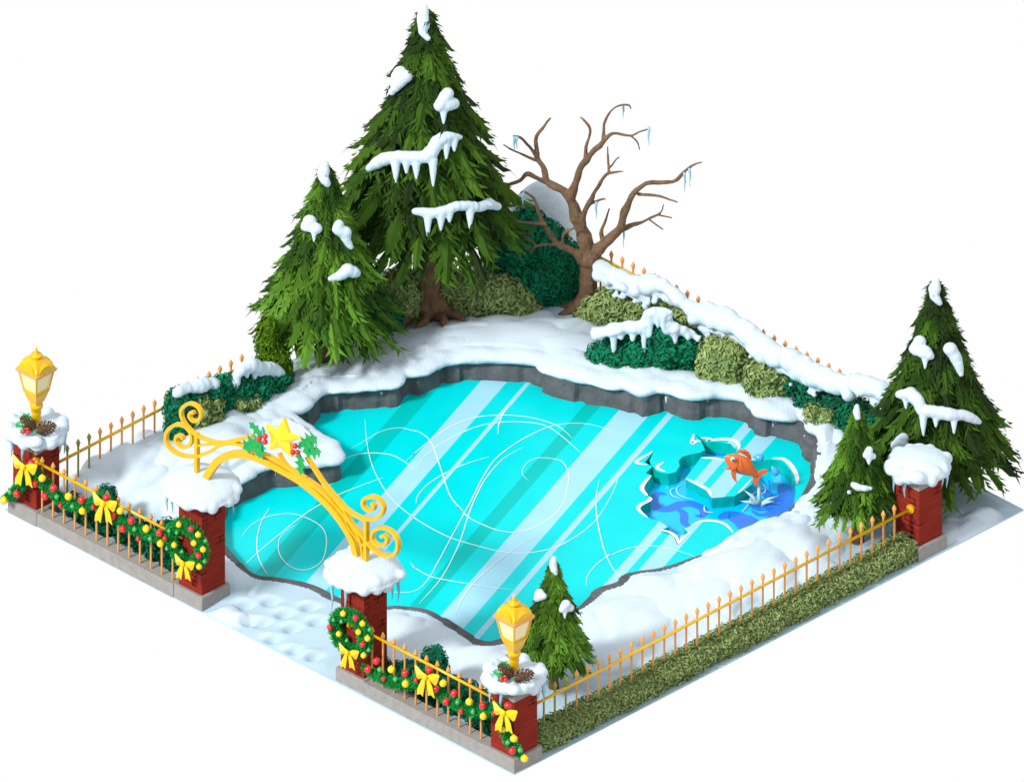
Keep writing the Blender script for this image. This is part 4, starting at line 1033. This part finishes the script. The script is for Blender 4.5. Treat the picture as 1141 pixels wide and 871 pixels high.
# ------------------------------------------------------------------ garlands, wreaths, bows
GREEN = [(10,168,76),(14,148,66),(30,116,52)]
def tuft(mb, pts, r, closed=False, dens=95):
    n = len(pts)
    if True: mb.tube(pts+([pts[0]] if closed else []), [r*.72*(1 if closed else max(.3, min(1, min(i, n-1-i)/3))) for i in range(n)]+([r*.72] if closed else []), 8, not closed)
    mb.c = [c or c3(GREEN[2], .7) for c in mb.c]
    m = n if closed else n-1
    for i in range(m):
        a, b = pts[i], pts[(i+1) % n]; L = (b-a).length; t = (b-a).normalized()
        rl = r*(1 if closed else max(.45, min(1, min(i, n-2-i)/3)))
        u = t.cross(UZ if abs(t.z) < .9 else XX).normalized(); v = t.cross(u)
        for _ in range(int(dens*L*10*r/.1)):
            q = U(0, 6.283); d = u*math.cos(q)+v*math.sin(q); p = a.lerp(b, rnd())+d*rl*U(.45, .85)
            dr = (d+t*U(-.9, .9)+Vector((U(-.4, .4),)*3)).normalized(); s = dr.cross(Vector((U(-1, 1), U(-1, 1), U(-1, 1)))).normalized()
            ln = U(.045, .085); cc = c3(random.choice(GREEN[:2]) if rnd() < .75 else GREEN[2], .75, .12)
            mb.add([p-s*.013, p+s*.013, p+dr*ln+s*.004], [(0, 1, 2)], cc)
def baubles(l, O, t, r=.072, lift=.12):
    for px, py, k in l:
        small = k.isupper(); m = {'r': M['red'], 'y': M['yellow'], 'g': M['green']}[k.lower()]
        rr = r*(.68 if small or k == 'g' else 1)
        c = PL(px, py, O)+NF*lift
        # keep the same line of sight when lifted off the foliage
        c = PL(px, py, O+NF*lift); mb = MB(); mb.ell(c, rr, nu=16, nv=10)
        mb.tube([c+UZ*rr*.9, c+UZ*(rr+.018)], .014, 6)
        mb.build('bauble', m, t, smooth=True)
def bow(px, py, O, t, s=1.0, lift=.2):
    # polygons in pixel units round the knot
    Q = O+NF*lift
    def PP(l, dz=0): return [PL(px+a*s, py+b*s, Q)+NF*dz for a, b in l]
    parts = [([(0,-1),(-6,-5),(-13,-13),(-14,-12),(-12,0),(-10,3),(-4,2)], .07), ([(0,-1),(6,-3),(13,-2),(14,0),(11,9),(9,10),(4,5)], .07),
             ([(-1,1),(-5,3),(-10,13),(-10.5,20),(-6.5,19),(-4,22),(-2,10)], .03), ([(0,1),(3,2),(7,12),(9.5,24),(5.5,20),(2.5,21),(1.5,12)], .035)]
    g = bpy.data.objects.new('bow', None)
    mb = MB()
    for i, (l, th) in enumerate(parts):
        P = PP(l, .01*i); n = len(P); c = sum(P, Vector())/n
        vs = [p+NF*.006 for p in P]+[p-NF*.006 for p in P]+[c+NF*th, c-NF*th*.5]
        fs = []
        for k in range(n): fs += [(k, (k+1) % n, 2*n), ((k+1) % n, k, n+k, n+(k+1) % n), (n+(k+1) % n, n+k, 2*n+1)]
        mb.add(vs, fs)
    o = mb.build('bow', M['ribbon'], t)
    k = MB(); c = PL(px, py, Q)+NF*.06; k.ell(c, .055*s, .055*s, .07*s, 12, 8); kn = k.build('knot', M['ribbon'], None, smooth=True)
    kn.parent = o; kn.matrix_parent_inverse = o.matrix_parent_inverse.inverted() if False else Matrix.Identity(4)
    # the bow mesh holds world coordinates shifted by its parent's inverse; the knot shares that space
    return o
GO1 = PC[0]+NF*.46
g1 = thing('garland', PL(95, 560, GO1), 'evergreen garland with baubles and two yellow bows on the railing left of the gate', 'garland', 'garlands on the front railings')
mb = MB(); tuft(mb, crm([PL(a, b, GO1) for a, b in ((3,557),(12,552),(20,545),(27,532),(33,524),(42,530),(55,545),(70,558),(86,563),(102,561),(112,553),(119,558),(128,573),(142,584),(160,593),(176,597),(188,594))], 3), .115)
mb.build('foliage', M['leaves'], g1)
baubles([(35,516,'r'),(11.4,548,'g'),(18.9,550,'r'),(4.8,557,'y'),(47,532.7,'y'),(38.8,538.8,'r'),(59.6,543.8,'r'),(50.4,552.8,'r'),(63.3,553.3,'g'),(76.3,553,'y'),(91,557,'r'),(80.8,563.9,'g'),(67.5,563.3,'R'),(92,569,'y'),(104,565,'R'),(118.7,554.5,'r'),
 (125.8,574.7,'r'),(134,568.8,'y'),(146.4,579.9,'r'),(137,589,'r'),(150,589.6,'g'),(163,589,'y'),(154,600,'R'),(167.6,600,'g'),(178,593.5,'r'),(179,605.4,'y'),(184,599.5,'R')], GO1, g1)
bow(28, 519, GO1, g1); bow(117, 560, GO1, g1)
GO2 = PC[2]+NF*.46
g2 = thing('garland', PL(480, 765, GO2), 'evergreen garland with baubles and two yellow bows, its end hanging down the nearest corner pillar', 'garland', 'garlands on the front railings')
mb = MB(); tuft(mb, crm([PL(a, b, GO2) for a, b in ((404,742),(416,750),(430,757),(446,762),(460,762),(470,752),(478,755),(488,770),(502,781),(520,790),(538,794),(552,789),(560,790),(562,804),(564,818),(570,829),(577,838),(582,844))], 3), .105)
mb.build('foliage', M['leaves'], g2)
za, zb_ = (8.71, 350, 670), (5.447, 460, 710)
L2 = [zz(a, b, *za)+(k,) for a, b, k in ((606,576,'r'),(525,655,'r'),(637,659,'g'),(750,657,'y'),(884,693,'r'),(673,748,'R'),(790,751,'g'),(889,796,'y'),(991,761,'R'))]
L2 += [zz(a, b, *zb_)+(k,) for a, b, k in ((100,199,'r'),(140,312,'r'),(184,277,'y'),(250,339,'r'),(203,388,'r'),(272,391,'g'),(343,389,'y'),(425,411,'r'),(294,446,'R'),(366,450,'g'),(429,476,'y'),(494,458,'R'),(577,413,'r'),(549,560,'Y'),(613,612,'y'),(577,636,'g'),(605,686,'r'),(651,682,'g'),(677,733,'y'))]
baubles(L2, GO2, g2)
bow(476, 753, GO2, g2); bow(563, 793, GO2, g2)
def wreath(i, cx, cy, bl, bx, by, label):
    O = PC[i]+NF*.44; c = PL(cx, cy, O)
    t = thing('wreath', c, label, 'wreath', 'wreaths on the gate pillars')
    pts = [c+E1*(.40*math.cos(q))+UZ*(.385*math.sin(q)) for q in [2*math.pi*k/30 for k in range(30)]]
    mb = MB(); tuft(mb, pts, .145, True, 85); mb.build('foliage', M['leaves'], t)
    baubles(bl, O, t, .058, .15); bow(bx, by, O, t, .82, .22)
wreath(1, 208, 606, [(199.4,584.3,'y'),(188.5,591.4,'g'),(197,593.3,'g'),(213,589,'r'),(220.7,595.5,'y'),(216,605,'y'),(194.2,607,'y'),(229,602.5,'g'),(226.2,612,'y'),(221.3,618.8,'r'),(227.9,625.3,'g'),(221.8,631,'y'),(202.9,614.4,'g'),(186,611,'g')], 206, 627, 'green wreath with baubles and a yellow bow on the left gate pillar')
wreath(2, 390.5, 705, [zz(a, b, *za)+(k,) for a, b, k in ((282,116,'y'),(403,158,'r'),(190,178,'g'),(265,193,'g'),(469,213,'y'),(153,247,'r'),(430,296,'y'),(539,271,'g'),(241,313,'y'),(167,349,'g'),(518,357,'y'),(318,377,'g'),(472,415,'r'),(530,470,'g'),(480,521,'y'))], 389, 726, 'green wreath with baubles and a yellow bow on the right gate pillar')

# ------------------------------------------------------------------ goldfish
FY = W(845, 562, WL).y+.05
Fz = (8.71, 780, 480)
FP = lambda a, b, dy=0: WY(*zz(a, b, *Fz), FY)+YY*dy
fish = thing('goldfish', FP(400, 320), 'orange goldfish leaping out of the hole in the ice', 'fish')
mb = MB(); SP = [(238,248,6),(252,254,32),(280,268,60),(320,288,86),(370,315,104),(420,342,100),(470,374,78),(510,402,50),(540,424,32),(562,440,26)]
vs = []; nn = 14
for i, (a, b2, h) in enumerate(SP):
    p = FP(a, b2); q0 = SP[max(0, i-1)]; q1 = SP[min(len(SP)-1, i+1)]
    t = Vector((q1[0]-q0[0], 0, -(q1[1]-q0[1])/CC)).normalized(); u = Vector((-t.z, 0, t.x))
    hh = h/8.71/S; th = hh*.55
    for k in range(nn):
        q = 2*math.pi*k/nn; vs.append(p+u*hh*math.cos(q)+YY*th*math.sin(q))
fs = [(i*nn+k, i*nn+(k+1) % nn, (i+1)*nn+(k+1) % nn, (i+1)*nn+k) for i in range(len(SP)-1) for k in range(nn)]+[tuple(range(nn)), tuple(range((len(SP)-1)*nn, len(SP)*nn))]
mb.add(vs, fs); o = mb.build('body', M['fish'], fish, smooth=True); sub = o.modifiers.new('s', 'SUBSURF'); sub.levels = sub.render_levels = 1
def fin(name, l, y=0, th=.02):
    mb = MB(); mb.slab([FP(a, b2, y) for a, b2 in l], YY, th); return mb.build(name, M['fish'], fish, bevel=.005)
fin('tail', [(545,425),(560,400),(600,378),(645,372),(658,385),(655,405),(630,420),(600,428),(578,455),(568,490),(560,525),(540,532),(522,520),(512,480),(512,450),(505,425)])
df = fin('dorsal_fin', [(345,205),(380,182),(430,178),(470,200),(495,235),(502,285),(490,290),(440,235),(390,210)])
mb = MB()
for a, b2, c, d in ((400,205,470,212),(430,228,485,240),(455,252,495,262)): mb.tube([FP(a, b2, -.013), FP(c, d, -.013)], .006, 5)
rays = mb.build('fin_rays', M['black'], fish)
fin('side_fin', [(300,370),(315,325),(352,330),(352,430),(364,474),(340,455),(312,420)], -.12); fin('front_fin', [(290,345),(300,372),(255,366),(228,352),(262,350)], -.02)
mb = MB(); mb.ell(FP(318, 243, -.115), .048, .03, .048, 14, 10); ey = mb.build('eye', M['white'], fish, smooth=True)
mb = MB(); mb.ell(FP(322, 245, -.148), .02, .012, .02, 10, 8); mb.build('pupil', M['black'], fish, smooth=True)
mb = MB(); mb.tube(crm([FP(a, b2, -y) for a, b2, y in ((372,228,.10),(374,260,.155),(362,300,.185),(335,335,.165),(302,352,.12))], 5), .006, 5); mb.build('gill_line', M['black'], fish)
for (a, b2, a2, b3), lb in (((510,245,590,260), 'left water drop beside the dorsal fin of the goldfish'), ((692,340,738,400), 'right water drop above the tail of the goldfish')):
    A_, B_ = FP(a, b2), FP(a2, b3); mb = MB()
    mb.tube([A_.lerp(B_, t) for t in (0, .25, .5, .75, 1, 1.2, 1.33, 1.4)], [.003, .03, .055, .075, .08, .068, .04, .006], 12)
    o = mb.build('water_drop', M['drop'], smooth=True); tag(o, lb, 'water drop', 'drops thrown up by the fish')
sp = thing('splash', W(846, 563, WL), 'small crown of splashing water below the tail of the goldfish', 'splash')
c = W(846, 562, WL+.01)
for q, L, tl in ((3.5, .3, .1), (2.6, .26, .2), (1.6, .22, .3), (.3, .3, .12), (-.5, .26, .1), (4.4, .2, .12)):
    d = Vector((math.cos(q), math.sin(q)*.6, 0)); mb = MB(); mb.tube([c+d*.04, c+d*L*.6+UZ*tl*.8, c+d*L*1.25+UZ*tl*1.25], [.045, .034, .003], 7); mb.build('jet', M['foam'], sp, smooth=True)
for l in ([(600,460),(635,520),(640,600),(600,690)], [(665,470),(678,560),(655,640),(620,695)]):
    mb = MB(); mb.tube(crm([FP(a, b2) for a, b2 in l], 5), .009, 6); mb.build('water_trail', M['deep'], sp, smooth=True)

# ------------------------------------------------------------------ light, sky, camera
sc = bpy.context.scene
w = bpy.data.worlds.new('World'); sc.world = w; w.use_nodes = True
bg = w.node_tree.nodes['Background']; bg.inputs[0].default_value = (1, 1, 1, 1); bg.inputs[1].default_value = 1.0
sd = bpy.data.lights.new('sun', 'SUN'); sd.energy = 4.1; sd.angle = math.radians(9); sd.color = (1, .985, .955)
so_ = bpy.data.objects.new('sun', sd); col.objects.link(so_)
dirv = Vector((.63, .54, -.70)); so_.rotation_euler = dirv.to_track_quat('-Z', 'Y').to_euler(); so_.location = (-8, -8, 12)
cd = bpy.data.cameras.new('camera'); cam = bpy.data.objects.new('camera', cd); col.objects.link(cam)
cd.type = 'ORTHO'; cd.ortho_scale = 1141/S; cd.clip_end = 300
el = math.asin(K); D = 60
cam.location = (0, -D*math.cos(el), D*math.sin(el)); cam.rotation_euler = (math.pi/2-el, 0, 0)
sc.camera = cam
vs_ = sc.view_settings; vs_.view_transform = 'Standard'; vs_.look = 'None'; vs_.exposure = 0; vs_.gamma = 1
